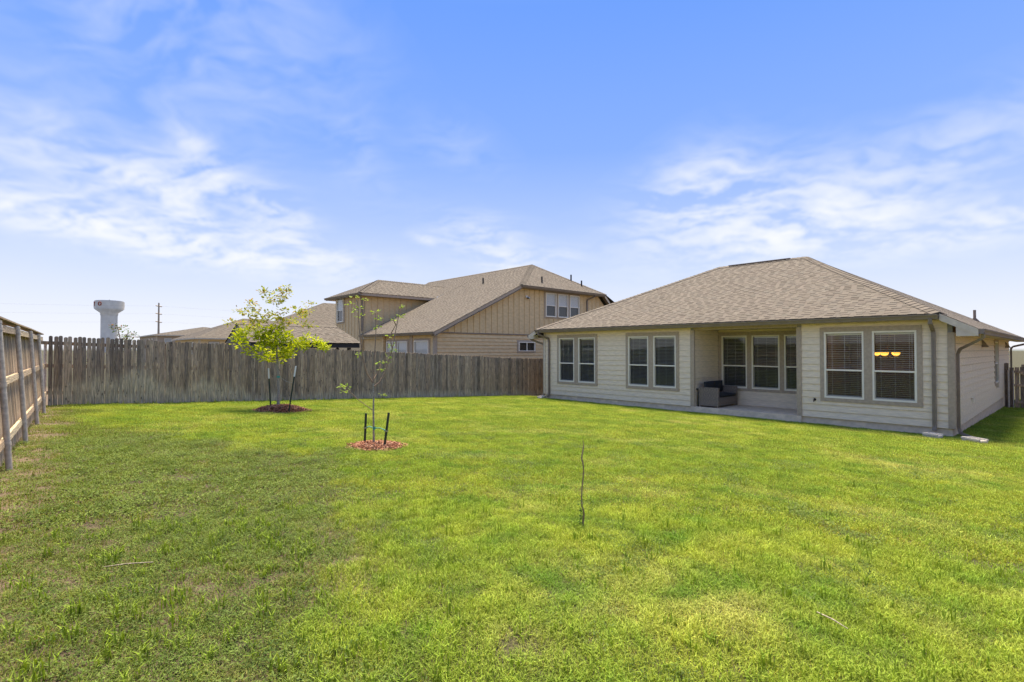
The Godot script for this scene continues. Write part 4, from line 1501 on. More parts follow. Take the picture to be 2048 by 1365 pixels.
func make_back_fence() -> void:
	var f := placed_thing("back_fence", "leaning board fence on galvanised steel posts with capped top", "fence", Vector3(-8.0, 0.0, 0.4))
	var u := Vector3(1, 0, 0.048).normalized()
	var up := Vector3(0, 1, 0.065).normalized()
	var out := u.cross(up).normalized()
	if out.z > 0: out = -out
	var x := -17.12
	while x < 2.6:
		var w := rng.randf_range(0.086, 0.095) * 1.5
		var b := B.new()
		var g := gy(x, 0.3)
		var xx := x
		picket(b, Vector3(x + w / 2.0, g - 0.02, back_z(x) + 0.05 + rng.randf_range(-0.002, 0.002)), u, up, out, w, 1.74, wood_tone(1.0), func(y): return 0.5 * smoothstep(0.5, 0.2, y + 0.3 * noise_b.get_noise_2d(xx * 4.0, y)), false)
		part("picket", b, M.picket, f)
		x += w + rng.randf_range(0.002, 0.008)
	var posts := [-15.17, -12.94, -10.49, -8.30, -5.95, -3.6, -1.2, 1.2]
	for k in posts.size() - 1:
		var a: float = posts[k] if k > 0 else -17.1
		var e: float = posts[k + 1]
		for hgt in [0.27, 0.95, 1.60]:
			var b := B.new()
			b.tint = wood_tone(1.2)
			var pa := Vector3(a, hgt + gy(a, 0.2), back_z(a)) + up * 0.0 + Vector3(0, 0, 0.065 * hgt) + out * 0.002
			var pe := Vector3(e - 0.004, hgt + gy(e, 0.2), back_z(e)) + Vector3(0, 0, 0.065 * hgt) + out * 0.002
			b.obox(pa, up * 0.088, (pe - pa), out * 0.036)
			part("rail", b, M.picket, f)
		var c := B.new()
		c.tint = wood_tone(1.1)
		var ca := Vector3(a, 1.74 + gy(a, 0.2) + 0.01 * (k % 2), back_z(a) + 0.065 * 1.74 + 0.08)
		var ce := Vector3(e - 0.003, 1.74 + gy(e, 0.2) + 0.01 * ((k + 1) % 2), back_z(e) + 0.065 * 1.74 + 0.08)
		c.obox(ca, ce - ca, Vector3(0, 0.02, 0), out * 0.14)
		part("cap_board", c, M.picket, f)
	for p in posts:
		var b := B.new()
		var foot := Vector3(p, gy(p, 0.1) - 0.3, back_z(p) - 0.075)
		b.tube([foot, foot + up * 2.0], [0.031, 0.031], 16)
		var post := part("post", b, M.galvanised, f)
		b = B.new()
		b.tube([foot + up * 1.99, foot + up * 2.02, foot + up * 2.035], [0.034, 0.033, 0.012], 16)
		part("post_cap", b, M.galvanised, post)
		for hgt in [0.31, 0.99, 1.64]:
			b = B.new()
			var q: Vector3 = foot + up * (hgt + 0.3)
			b.tube([q - up * 0.025, q + up * 0.025], [0.036, 0.036], 16)
			b.obox(q - up * 0.02 - u * 0.10 - out * 0.045, u * 0.2, up * 0.04, out * 0.004)
			b.tube([q - u * 0.055 + out * 0.0, q - u * 0.055 - out * 0.06], [0.008, 0.008], 6)
			part("bracket", b, M.galvanised, post)

func make_gate() -> void:
	var zf := -29.25
	var f := placed_thing("side_gate", "wooden picket gate with diagonal brace between house and side boundary", "gate", Vector3(-0.6, -1.0, zf))
	var Z := Vector3(0, 0, 1)
	var X := Vector3(1, 0, 0)
	var g := gy(-1.0, zf)
	var x := -1.93
	while x < 1.5:
		var b := B.new()
		picket(b, Vector3(x + 0.068, g + 0.05, zf), X, Vector3(0, 1, 0), Z, 0.132, (1.80 if x < -1.8 else 1.62 + 0.1 * (x + 1.7)), wood_tone(0.8), func(_y): return 0.0, x < -1.8)
		part("picket", b, M.picket, f)
		x += 0.155
	for hgt in [0.22, 0.9, 1.45]:
		var b := B.new()
		b.tint = wood_tone(1.15)
		b.obox(Vector3(-1.64, g + hgt, zf + 0.012), X * 3.1, Vector3(0, 0.09, 0), Z * 0.035)
		part("rail", b, M.picket, f)
	var d := B.new()
	d.tint = wood_tone(1.2)
	d.obox(Vector3(-1.55, g + 1.46, zf + 0.048), Vector3(1.1, -0.5, 0), Vector3(0.04, 0.09, 0), Z * 0.03)
	part("diagonal_brace", d, M.picket, f)
	for px in [-1.80, -1.66]:
		var b := B.new()
		b.tube([Vector3(px, g - 0.2, zf + 0.08), Vector3(px, g + 1.55, zf + 0.08)], [0.03 if px < -1.7 else 0.018, 0.03 if px < -1.7 else 0.018], 12)
		part("post", b, M.galvanised, f)
	# boundary fence beyond the gate, seen over it
	var bf := placed_thing("boundary_fence", "old grey plank fence standing behind the side gate", "fence", Vector3(0.6, -1.1, -35.0))
	x = -1.75
	while x < 2.5:
		var b := B.new()
		picket(b, Vector3(x + 0.068, -1.1, -36.0), X, Vector3(0, 1, 0), Z, 0.14, 1.75 + rng.randf_range(-0.02, 0.02), wood_tone(1.05), func(_y): return 0.2, true)
		part("picket", b, M.picket, bf)
		x += 0.144
	var sf := placed_thing("added_boundary_fence", "long weathered picket fence added unseen to shade the cream house's side wall", "fence", Vector3(1.62, -0.4, -14.0))  # added out of view to shade and tint the side wall
	var z := 0.6
	while z > -29.2:
		var b := B.new()
		picket(b, Vector3(1.62, gy(1.62, z) - 0.03, z - 0.068), Z, Vector3(0, 1, 0), -X, 0.136, 1.77 + rng.randf_range(-0.02, 0.02), wood_tone(1.0), func(_y): return 0.1)
		part("picket", b, M.picket, sf)
		z -= 0.14
	for hgt in [0.28, 0.95, 1.5]:
		var zr := 0.6
		while zr > -29.0:
			var b := B.new()
			b.tint = wood_tone(0.9)
			var a := Vector3(1.63, gy(1.62, zr) + hgt, zr)
			var e := Vector3(1.63, gy(1.62, zr - 2.5) + hgt, zr - 2.49)
			b.obox(a + Vector3(0.035, 0, 0), Vector3(-0.035, 0, 0), Vector3(0, 0.085, 0), e - a)
			part("rail", b, M.picket, sf)
			zr -= 2.5
	var rr := B.new()
	rr.tint = wood_tone(1.0)
	rr.box(Vector3(-1.75, 0.2, -36.06), Vector3(2.5, 0.29, -36.01))
	part("rail", rr, M.picket, bf)

# ------------------------------------------------------------------ trees
const RIGHT := Vector3(0.676, 0, -0.737)   # across the garden as the path from the house corner runs
const AWAY := Vector3(-0.737, 0, -0.676)

func leaf(b: B, p: Vector3, d: Vector3, side: Vector3, l: float, w: float, col: Color) -> void:
	# folded leaf with a widest point past the middle, two halves
	var nrm := d.cross(side).normalized()
	var m := p + d * (l * 0.55) - nrm * (w * 0.12)
	var tip := p + d * l - nrm * (l * 0.10)
	var s1 := p + d * (l * 0.6) + side * (w * 0.5) + nrm * (w * 0.12)
	var s2 := p + d * (l * 0.6) - side * (w * 0.5) + nrm * (w * 0.12)
	b.tint = col
	b.tri(p, s1, m); b.tri(m, s1, tip); b.tri(p, m, s2); b.tri(m, tip, s2)

func leaf_cluster(b: B, c: Vector3, r: float, count: int, size: float, pal: Array, flat := 0.6) -> void:
	for k in count:
		var d := Vector3(rng.randfn(), rng.randfn() * flat, rng.randfn())
		var p := c + d * r * 0.45
		var dir := (d.normalized() + Vector3(rng.randf_range(-0.5, 0.5), rng.randf_range(-0.5, 0.35), rng.randf_range(-0.5, 0.5))).normalized()
		var side := dir.cross(Vector3(rng.randf_range(-0.6, 0.6), 1, rng.randf_range(-0.6, 0.6))).normalized()
		var s := size * rng.randf_range(0.65, 1.25)
		var col: Color = pal[rng.randi() % pal.size()]
		var g := rng.randf_range(0.8, 1.15)
		leaf(b, p, dir, side, s, s * 0.62, Color(col.r * g, col.g * g, col.b * g))

func mulch_ring(at: Vector3, rx: float, rz: float, hgt: float, label: String, seed_: int) -> void:
	var t := thing("mulch_ring", label, "mulch", at, "mulch rings round the young trees")
	var b := B.new()
	var rings := 7
	var sec := 28
	for i in rings + 1:
		for j in sec + 1:
			var a := TAU * (j % sec) / sec
			var f := float(i) / rings
			var wob := 1.0 + 0.12 * noise_b.get_noise_2d(cos(a) * 1.3 + seed_, sin(a) * 1.3)
			var x := cos(a) * rx * f * wob
			var z := sin(a) * rz * f * wob
			var y := hgt * pow(1.0 - f * f, 0.8) - 0.015 + gy(at.x + x, at.z + z) - at.y
			b.vert(Vector3(x, y, z), Vector3(0, 1, 0), Vector2(x, z), Color(0.13, 0.055, 0.03))
	for i in rings:
		for j in sec:
			var q := i * (sec + 1) + j
			b.ix.append_array([q, q + 1, q + sec + 2, q, q + sec + 2, q + sec + 1])
	part("mound", b, M.mulch, t)
	var bb := B.new()
	for k in 2400:
		var a := rng.randf() * TAU
		var f := sqrt(rng.randf()) * 1.02
		var edge := f > 0.97
		if edge: f += rng.randf() * 0.13
		var wob := 1.0 + 0.12 * noise_b.get_noise_2d(cos(a) * 1.3 + seed_, sin(a) * 1.3)
		var x := cos(a) * rx * f * wob
		var z := sin(a) * rz * f * wob
		var y := hgt * pow(maxf(0.0, 1.0 - f * f), 0.8) + gy(at.x + x, at.z + z) - at.y + rng.randf() * 0.012
		if edge: y += 0.015
		var d := Vector3(rng.randfn(), rng.randfn() * 0.25, rng.randfn()).normalized()
		var s := d.cross(Vector3(rng.randf_range(-0.4, 0.4), 1, rng.randf_range(-0.4, 0.4))).normalized()
		var l := rng.randf_range(0.025, 0.075)
		var w := rng.randf_range(0.008, 0.02)
		var tone: Color = [Color(0.26, 0.105, 0.055), Color(0.33, 0.14, 0.075), Color(0.19, 0.075, 0.04), Color(0.42, 0.25, 0.16)][rng.randi() % 4]
		var g := rng.randf_range(0.75, 1.2)
		bb.tint = Color(tone.r * g, tone.g * g, tone.b * g)
		bb.obox(Vector3(x, y, z) - d * l / 2, d * l, s.cross(d) * -0.006, s * w)
	part("bark_chips", bb, M.mulch, t, "stuff")

# T-section steel stake
func stake(label: String, foot: Vector3, top: Vector3, white_tip: bool, group: String) -> void:
	var t := placed_thing("tree_stake", label, "stake", foot, group)
	var up := (top - foot).normalized()
	var s := up.cross(AWAY).normalized()
	var o := s.cross(up).normalized()
	var a := foot - up * 0.12
	var len_ := (top - foot).length()
	var cut := len_ - (0.27 if white_tip else 0.0)
	var b := B.new()
	b.obox(a - s * 0.018, s * 0.036, up * (cut + 0.12), o * 0.007)
	b.obox(a - s * 0.004 + o * 0.007, s * 0.008, up * (cut + 0.12), o * 0.026)
	var y := 0.15
	while y < cut:
		b.obox(a - s * 0.008 + up * y - o * 0.006, s * 0.016, up * 0.012, o * 0.006)
		y += 0.055
	part("shaft", b, M.post_green, t)
	if white_tip:
		b = B.new()
		b.obox(foot + up * cut - s * 0.0185, s * 0.037, up * 0.27, o * 0.0075)
		b.obox(foot + up * cut - s * 0.0045 + o * 0.0075, s * 0.009, up * 0.27, o * 0.026)
		part("white_tip", b, M.white_paint, t)

func make_oak() -> void:
	var base := Vector3(-14.01, 0, -4.59)
	base.y = gy(base.x, base.z)
	mulch_ring(Vector3(-13.95, base.y, -4.66), 0.64, 0.64, 0.15, "round mound of red-brown bark mulch under the leafy oak", 1)
	var t := thing("young_oak", "young oak with bright yellow-green leaves inside the fence", "tree", base)
	var loc := func(zx: float, zy: float, depth: float) -> Vector3:
		var px := 470.0 + zx / 8.03
		var py := 560.0 + zy / 8.03
		return RIGHT * ((px - 557.0) / 76.7) + AWAY * depth + Vector3(0, 1.38 + (700.0 - py) / 76.7 - base.y, 0)
	var spots := [[830, 110], [770, 170], [820, 190], [650, 215], [720, 230], [690, 305], [765, 300], [635, 350], [690, 370], [405, 165], [435, 215], [470, 275], [250, 355], [265, 420], [150, 500], [290, 470], [300, 545], [360, 550], [440, 545], [590, 545], [720, 480], [540, 580], [1185, 390], [1060, 490], [1110, 470], [1150, 530], [1020, 555], [1090, 590], [1150, 710], [990, 705], [240, 680], [380, 710], [460, 640], [540, 650], [640, 660], [720, 640], [800, 640], [850, 670], [930, 665], [700, 580], [210, 810], [110, 820], [30, 690], [-30, 680], [30, 850], [190, 950], [120, 930], [270, 1040], [480, 790], [560, 760], [620, 800], [700, 790], [760, 840], [430, 880], [360, 900], [520, 900], [600, 900], [680, 900], [840, 880], [900, 930], [780, 970], [860, 1000], [960, 960], [1020, 910], [1060, 1000], [1110, 1060], [1180, 970], [1200, 1050], [1290, 1030], [1350, 1070], [380, 1080], [340, 1150], [440, 1170], [560, 1090], [540, 1200], [460, 1250], [550, 1300], [640, 1200], [740, 1200], [800, 1150], [870, 1130], [930, 1190], [760, 1080], [690, 1210], [400, 960], [470, 960], [560, 990], [640, 1010], [1040, 1060], [980, 1030], [300, 620], [220, 730], [660, 720], [800, 740]]
	var b := B.new()
	var trunk := [Vector3(0, -0.1, 0), Vector3(0.0, 0.05, 0), RIGHT * 0.01 + Vector3(0, 0.5, 0), RIGHT * -0.01 + Vector3(0, 1.0, 0), RIGHT * -0.04 + Vector3(0, 1.35, 0), RIGHT * -0.06 + Vector3(0, 1.7, 0), RIGHT * -0.08 + Vector3(0, 2.05, 0)]
	b.tube(trunk, [0.05, 0.042, 0.034, 0.031, 0.027, 0.021, 0.013], 10)
	var tr := part("trunk", b, M.bark, t)
	var nodes := []
	for k in 14:
		var y := 1.08 + k * 0.07
		nodes.append([RIGHT * (-0.01 - 0.04 * (y - 1.0)) + Vector3(0, y, 0), 0.016])
	var pts := []
	for s in spots:
		var p0: Vector3 = loc.call(s[0], s[1], 0.0)
		var lateral := absf(p0.dot(RIGHT))
		var reach := clampf(0.62 - 0.28 * absf(p0.y - 1.55), 0.12, 0.6)
		pts.append(loc.call(s[0], s[1], rng.randf_range(-1.0, 1.0) * reach))
	pts.sort_custom(func(a, c): return Vector2(a.dot(RIGHT), a.dot(AWAY)).length() + maxf(0.0, a.y - 2.0) < Vector2(c.dot(RIGHT), c.dot(AWAY)).length() + maxf(0.0, c.y - 2.0))
	var limbs := B.new()
	var crown := B.new()
	var pal := [Color(0.56, 0.62, 0.01), Color(0.64, 0.68, 0.012), Color(0.42, 0.50, 0.015), Color(0.50, 0.56, 0.03), Color(0.32, 0.40, 0.015)]
	var pal_top := [Color(0.36, 0.39, 0.04), Color(0.44, 0.44, 0.06), Color(0.40, 0.27, 0.07), Color(0.28, 0.34, 0.04)]
	for p in pts:
		var best := 0
		var bd := 1e9
		for k in nodes.size():
			var q: Vector3 = nodes[k][0]
			var d: float = q.distance_to(p) + maxf(0.0, q.y - p.y + 0.05) * 1.6
			if d < bd:
				bd = d; best = k
		var q: Vector3 = nodes[best][0]
		var r0: float = nodes[best][1]
		var mid := q.lerp(p, 0.5) + Vector3(rng.randf_range(-0.03, 0.03), rng.randf_range(-0.05, 0.0), rng.randf_range(-0.03, 0.03))
		limbs.tube([q, mid, p], [minf(r0, 0.013) * 0.9, minf(r0, 0.013) * 0.75, minf(r0, 0.013) * 0.55], 6, false)
		nodes.append([mid, minf(r0, 0.013) * 0.75])
		nodes.append([p, minf(r0, 0.013) * 0.6])
		var hi: bool = p.y > 2.15
		leaf_cluster(crown, p, 0.115 if hi else 0.15, 26 if hi else 48, 0.085 if hi else 0.098, pal_top if hi else pal, 0.55)
	part("limbs", limbs, M.twig_bark, t)
	part("crown", crown, M.leaf, t)
	# stakes and the guy wire
	var g := base.y
	stake("dark green steel stake with white tip, leaning away from the oak", Vector3(-13.62, g + 0.03, -4.87) + AWAY * -0.35, Vector3(-13.62, g + 0.03, -4.87) + AWAY * -0.35 + RIGHT * 0.17 + Vector3(0, 1.14, 0), true, "")
	stake("upright dark green steel stake with white tip by the oak trunk", Vector3(-14.12, g + 0.04, -4.44), Vector3(-14.12, g + 0.04, -4.44) + RIGHT * -0.07 + Vector3(0, 1.06, 0), true, "")
	var w := placed_thing("guy_wire", "thin wire with green sleeve tying the oak to its stake", "wire", base + Vector3(0, 0.86, 0))
	var b2 := B.new()
	var sp := Vector3(-13.62, g + 0.03, -4.87) + AWAY * -0.35 + RIGHT * 0.135 + Vector3(0, 0.70, 0)
	b2.tube([base + Vector3(0, 0.87, 0) + RIGHT * 0.04, (base + Vector3(0, 0.87, 0) + sp) / 2 + Vector3(0, -0.03, 0), sp], [0.004, 0.004, 0.004], 6)
	part("wire", b2, M.wire, w)
	b2 = B.new()
	b2.tube([base + Vector3(0, 0.85, 0), base + Vector3(0, 0.90, 0)], [0.04, 0.042], 12, false)
	part("sleeve", b2, M.tie_teal, w)

func make_sapling() -> void:
	var k_ := 123.5
	var base := Vector3(-7.70, 0, -4.02)
	base.y = gy(base.x, base.z)
	mulch_ring(Vector3(-7.63, base.y, -4.04), 0.44, 0.44, 0.055, "flat round patch of red-brown bark mulch under the thin sapling", 5)
	var t := thing("sapling", "spindly sapling with few small leaf tufts on long bare stems", "tree", base)
	var P := func(px: float, py: float, dep: float) -> Vector3:
		return RIGHT * ((px - 754.5) / k_) + AWAY * dep + Vector3(0, 1.38 + (700.0 - py) / k_ - base.y, 0)
	var z2 := func(a: float, c: float, dep: float) -> Vector3:
		return P.call(690.0 + a / 6.825, 590.0 + c / 6.825, dep)
	var b := B.new()
	b.tube([Vector3(0, -0.05, 0), P.call(753.5, 860.0, 0.0), P.call(753.0, 820.0, 0.0), z2.call(432, 1365, 0.0), z2.call(425, 1210, 0.0)], [0.019, 0.015, 0.013, 0.012, 0.0115], 8)
	part("trunk", b, M.bark, t)
	var stems := [
		[[425, 1210, 0.0], [430, 1000, 0.01], [440, 780, 0.02], [452, 560, 0.03], [455, 470, 0.02], [455, 250, 0.0]],
		[[420, 1205, 0.0], [350, 1070, -0.06], [330, 970, -0.1], [303, 780, -0.14], [280, 560, -0.17], [262, 330, -0.16], [250, 150, -0.15], [215, 50, -0.12]],
		[[432, 1258, 0.0], [500, 1200, 0.05], [560, 1080, 0.1], [600, 930, 0.14], [650, 740, 0.18], [690, 500, 0.2], [735, 250, 0.22], [738, 150, 0.2]],
		[[425, 1175, 0.0], [465, 1060, 0.1], [500, 950, 0.16]],
		[[650, 740, 0.18], [600, 560, 0.24], [640, 480, 0.25], [690, 400, 0.22]],
		[[690, 400, 0.22], [660, 330, 0.2]],
		[[303, 780, -0.14], [330, 500, -0.2], [350, 90, -0.2]],
	]
	for s in stems:
		var pts := []
		var rad := []
		for k in s.size():
			pts.append(z2.call(s[k][0], s[k][1], s[k][2]))
			rad.append(lerpf(0.0115, 0.0055, float(k) / (s.size() - 1)))
		b = B.new()
		b.tube(pts, rad, 7)
		part("branch", b, M.twig_bark, t)
	b = B.new()
	var z1 := func(a: float, c: float, dep: float) -> Vector3:
		return P.call(660.0 + a / 4.015, 580.0 + c / 4.015, dep)
	b.tube([z1.call(370, 970, 0.0), z1.call(270, 885, -0.1), z1.call(180, 790, -0.16)], [0.007, 0.005, 0.0035], 7)
	part("branch", b, M.twig_bark, t)
	var crown := B.new()
	var pal := [Color(0.30, 0.42, 0.06), Color(0.36, 0.47, 0.09), Color(0.24, 0.36, 0.05)]
	for s in [[200, 25, -0.12], [350, 65, -0.2], [120, 125, -0.14], [280, 190, -0.15], [220, 220, -0.15], [270, 298, -0.16], [455, 230, 0.0], [490, 318, 0.02], [460, 425, 0.02], [750, 140, 0.2], [715, 265, 0.22], [660, 325, 0.2], [770, 270, 0.22], [595, 560, 0.24], [640, 690, 0.2], [630, 740, 0.18], [655, 765, 0.18], [260, 800, -0.14], [600, 850, 0.15], [485, 920, 0.16], [580, 935, 0.14], [535, 1018, 0.12], [540, 1360, 0.02]]:
		leaf_cluster(crown, z2.call(s[0], s[1], s[2]), 0.05, 7, 0.058, pal, 0.35)
	for s in [[145, 765, -0.16], [190, 775, -0.16], [158, 810, -0.15]]:
		leaf_cluster(crown, z1.call(s[0], s[1], s[2]), 0.05, 9, 0.06, pal, 0.35)
	part("crown", crown, M.leaf, t)
	var f1 := Vector3(-7.85, base.y, -3.93)
	var f2 := Vector3(-7.42, base.y, -4.05)
	var t1 := f1 + RIGHT * 0.02 + Vector3(0, 0.52, 0)
	var t2 := f2 + RIGHT * 0.07 + Vector3(0, 0.56, 0)
	stake("upright plain black-green steel stake beside the sapling", f1, t1, false, "")
	stake("slightly tilted plain black-green steel stake beside the sapling", f2, t2, false, "")
	var tie := placed_thing("tree_tie", "teal strap tying the sapling between its two stakes", "strap", base + Vector3(0, 0.27, 0))
	var mid := base + Vector3(0, 0.285, 0)
	for e in [f1 + RIGHT * 0.01 + Vector3(0, 0.285, 0), f2 + RIGHT * 0.035 + Vector3(0, 0.27, 0)]:
		b = B.new()
		var m2: Vector3 = (mid + e) / 2 + Vector3(0, 0.025, 0)
		b.tube([mid, m2, e], [0.009, 0.008, 0.009], 8)
		part("strap", b, M.tie_teal, tie)
		b = B.new()
		b.tube([e - Vector3(0, 0.012, 0), e + Vector3(0, 0.012, 0)], [0.03, 0.03], 10, false)
		part("wire_loop", b, M.wire, tie)
	b = B.new()
	b.tube([mid - Vector3(0, 0.022, 0), mid + Vector3(0, 0.022, 0)], [0.024, 0.024], 12, false)
	part("knot", b, M.tie_teal, tie)

func make_twig() -> void:
	var base := Vector3(-2.88, 0, -3.47)
	base.y = gy(base.x, base.z)
	var t := thing("dead_stem", "bare crooked dead stem standing alone in the lawn with green shoots", "plant", base)
	var P := func(a: float, c: float) -> Vector3:  # zoom units, 6.207 per pixel, 232 pixels a metre
		return RIGHT * ((a - 418.0) / 6.207 / 232.0) + Vector3(0, (1215.0 - c) / 6.207 / 232.0, 0) + AWAY * (0.012 * sin(c * 0.011))
	var b := B.new()
	b.tube([P.call(420, 1250), P.call(420, 1190), P.call(430, 1060), P.call(425, 1000), P.call(408, 960), P.call(405, 860), P.call(412, 740), P.call(426, 620), P.call(428, 560), P.call(428, 480), P.call(420, 425), P.call(405, 370), P.call(412, 320), P.call(432, 230), P.call(436, 200), P.call(428, 160), P.call(418, 125)], [0.011, 0.009, 0.0085, 0.007, 0.0065, 0.006, 0.006, 0.006, 0.005, 0.0055, 0.006, 0.007, 0.006, 0.006, 0.003, 0.0025, 0.001], 8)
	b.tube([P.call(405, 375), P.call(392, 372)], [0.005, 0.002], 6)
	part("stem", b, M.twig_bark, t)
	var l := B.new()
	for k in 60:
		var y := rng.randf_range(870.0, 1200.0)
		var p: Vector3 = P.call(392.0 + rng.randf_range(-18, 14), y) + AWAY * rng.randf_range(-0.015, 0.015)
		leaf_cluster(l, p, 0.006, 1, 0.022, [Color(0.06, 0.13, 0.025), Color(0.09, 0.19, 0.03)], 0.5)
	part("shoots", l, M.leaf, t)

func make_far_shrub() -> void:
	var t := thing("red_tipped_shrub", "tall shrub with red-tipped leaves poking above the fence near the tower", "shrub", Vector3(-25.2, -0.2, -2.3))
	var b := B.new()
	b.tube([Vector3(0, -0.2, 0), Vector3(0, 1.2, 0), Vector3(0.1, 2.0, 0.0), RIGHT * -0.1 + Vector3(0, 2.5, 0)], [0.04, 0.03, 0.02, 0.01], 8)
	b.tube([Vector3(0, 1.2, 0), RIGHT * 0.3 + Vector3(0, 2.2, 0)], [0.02, 0.008], 7)
	part("trunk", b, M.twig_bark, t)
	var l := B.new()
	var pal := [Color(0.10, 0.17, 0.03), Color(0.15, 0.22, 0.04), Color(0.28, 0.12, 0.05), Color(0.08, 0.13, 0.03)]
	for s in [[-0.12, 2.5], [-0.05, 2.35], [0.0, 2.42], [0.1, 2.1], [0.25, 2.05], [0.38, 2.2], [0.2, 1.9], [0.0, 1.9], [0.4, 1.95], [0.45, 2.1], [-0.15, 1.7], [0.1, 1.6], [0.3, 1.6]]:
		leaf_cluster(l, RIGHT * s[0] + AWAY * rng.randf_range(-0.2, 0.2) + Vector3(0, s[1], 0), 0.14, 34, 0.085, pal, 0.7)
	part("crown", l, M.leaf, t)

# ------------------------------------------------------------------ patio furniture
func pillow(b: B, p: Vector3, ax: Vector3, ay: Vector3, az: Vector3, puff: float) -> void:
	# soft slab: ax, ay span the face, az is the thickness
	var n := 10
	for side in 2:
		var sg := 1.0 if side == 0 else -1.0
		var first := b.v.size()
		for j in n + 1:
			for i in n + 1:
				var u := float(i) / n
				var v := float(j) / n
				var e := minf(minf(u, 1 - u), minf(v, 1 - v))
				var hgt := 0.5 * (0.35 + 0.65 * pow(clampf(e / 0.28, 0.0, 1.0), 0.5)) + puff * sin(PI * u) * sin(PI * v) + 0.03 * noise_b.get_noise_2d(u * 3.0 + side * 9.0, v * 3.0)
				if e == 0.0: hgt = 0.22
				b.vert(p + ax * u + ay * v + az * (0.5 + hgt * sg), Vector3.ZERO, Vector2(u, v), Color.WHITE)
		for j in n:
			for i in n:
				var q := first + j * (n + 1) + i
				if side == 0: b.ix.append_array([q, q + n + 1, q + 1, q + 1, q + n + 1, q + n + 2])
				else: b.ix.append_array([q, q + 1, q + n + 1, q + 1, q + n + 2, q + n + 1])
		# smooth normals
		for j in n + 1:
			for i in n + 1:
				var a: Vector3 = b.v[first + j * (n + 1) + mini(i + 1, n)] - b.v[first + j * (n + 1) + maxi(i - 1, 0)]
				var c: Vector3 = b.v[first + mini(j + 1, n) * (n + 1) + i] - b.v[first + maxi(j - 1, 0) * (n + 1) + i]
				b.n[first + j * (n + 1) + i] = a.cross(c).normalized() * sg
	# rim
	var q00 := p + az * 0.28; var th := az * 0.44
	b.quad(q00, q00 + ax, q00 + ax + th, q00 + th)
	b.quad(q00 + ax, q00 + ax + ay, q00 + ax + ay + th, q00 + ax + th)
	b.quad(q00 + ax + ay, q00 + ay, q00 + ay + th, q00 + ax + ay + th)
	b.quad(q00 + ay, q00, q00 + th, q00 + ay + th)

func make_patio_sofa() -> void:
	# faces +x, back against the patio's side wall
	var y0 := -0.5265
	var x0 := -8.50
	var x1 := -7.83
	var z0 := -17.72
	var z1 := -16.30
	var t := placed_thing("wicker_loveseat", "brown wicker loveseat with high flat arms in the patio corner", "sofa", Vector3(-8.16, y0, -17.0))
	boxpart("arm", Vector3(x0, y0 + 0.05, z1 - 0.085), Vector3(x1, y0 + 0.655, z1), M.wicker, t)
	boxpart("arm", Vector3(x0, y0 + 0.05, z0), Vector3(x1, y0 + 0.655, z0 + 0.085), M.wicker, t)
	boxpart("backrest", Vector3(x0, y0 + 0.05, z0 + 0.086), Vector3(x0 + 0.085, y0 + 0.655, z1 - 0.086), M.wicker, t)
	boxpart("front_panel", Vector3(x1 - 0.07, y0 + 0.06, z0 + 0.086), Vector3(x1 - 0.012, y0 + 0.33, z1 - 0.086), M.wicker, t)
	boxpart("seat", Vector3(x0 + 0.086, y0 + 0.27, z0 + 0.086), Vector3(x1 - 0.071, y0 + 0.325, z1 - 0.086), M.wicker, t)
	for x in [x0 + 0.005, x1 - 0.055]:
		for z in [z0 + 0.01, z1 - 0.06]:
			boxpart("leg", Vector3(x, y0, z), Vector3(x + 0.05, y0 + 0.049, z + 0.05), M.wicker, t)
	var b := B.new()
	pillow(b, Vector3(x0 + 0.12, y0 + 0.332, z1 - 0.10), Vector3(x1 - x0 - 0.12, 0, 0), Vector3(0, 0, -(z1 - z0 - 0.2)), Vector3(0, 0.11, 0), 0.1)
	var c := part("seat_cushion", b, M.charcoal_fabric, self)
	tag(c, "long charcoal seat cushion on the wicker loveseat", "cushion")
	b = B.new()
	pillow(b, Vector3(x0 + 0.10, y0 + 0.46, z1 - 0.12), Vector3(0, 0, -0.64), Vector3(-0.02, 0.36, 0), Vector3(0.13, 0.03, 0), 0.15)
	c = part("back_cushion", b, M.charcoal_fabric, self)
	tag(c, "charcoal back cushion leaning by the loveseat's garden-side arm", "cushion")
	b = B.new()
	pillow(b, Vector3(x0 + 0.10, y0 + 0.46, z1 - 0.78), Vector3(0, 0, -0.58), Vector3(-0.02, 0.36, 0), Vector3(0.13, 0.03, 0), 0.15)
	c = part("back_cushion", b, M.charcoal_fabric, self)
	tag(c, "charcoal back cushion leaning by the loveseat's house-side arm", "cushion")

# ------------------------------------------------------------------ small things
func splash_block(label: String, at: Vector3, turn: float, l: float) -> void:
	var t := thing("splash_block", label, "splash block", at, "splash blocks under the downspouts")
	t.rotation.y = turn
	var b := B.new()
	b.box(Vector3(-0.10, -0.03, -l / 2), Vector3(0.10, 0.03, l / 2))
	part("tray", b, M.splash_concrete, t)
	for s in [-1.0, 1.0]:
		b = B.new()
		b.obox(Vector3(s * 0.10 - 0.02, 0.0301, -l / 2), Vector3(0.04, 0, 0), Vector3(0, 0.04, 0), Vector3(0, 0, l))
		part("side_lip", b, M.splash_concrete, t)
	b = B.new()
	b.box(Vector3(-0.0799, 0.0301, -l / 2), Vector3(0.0799, 0.068, -l / 2 + 0.04))
	part("end_lip", b, M.splash_concrete, t)

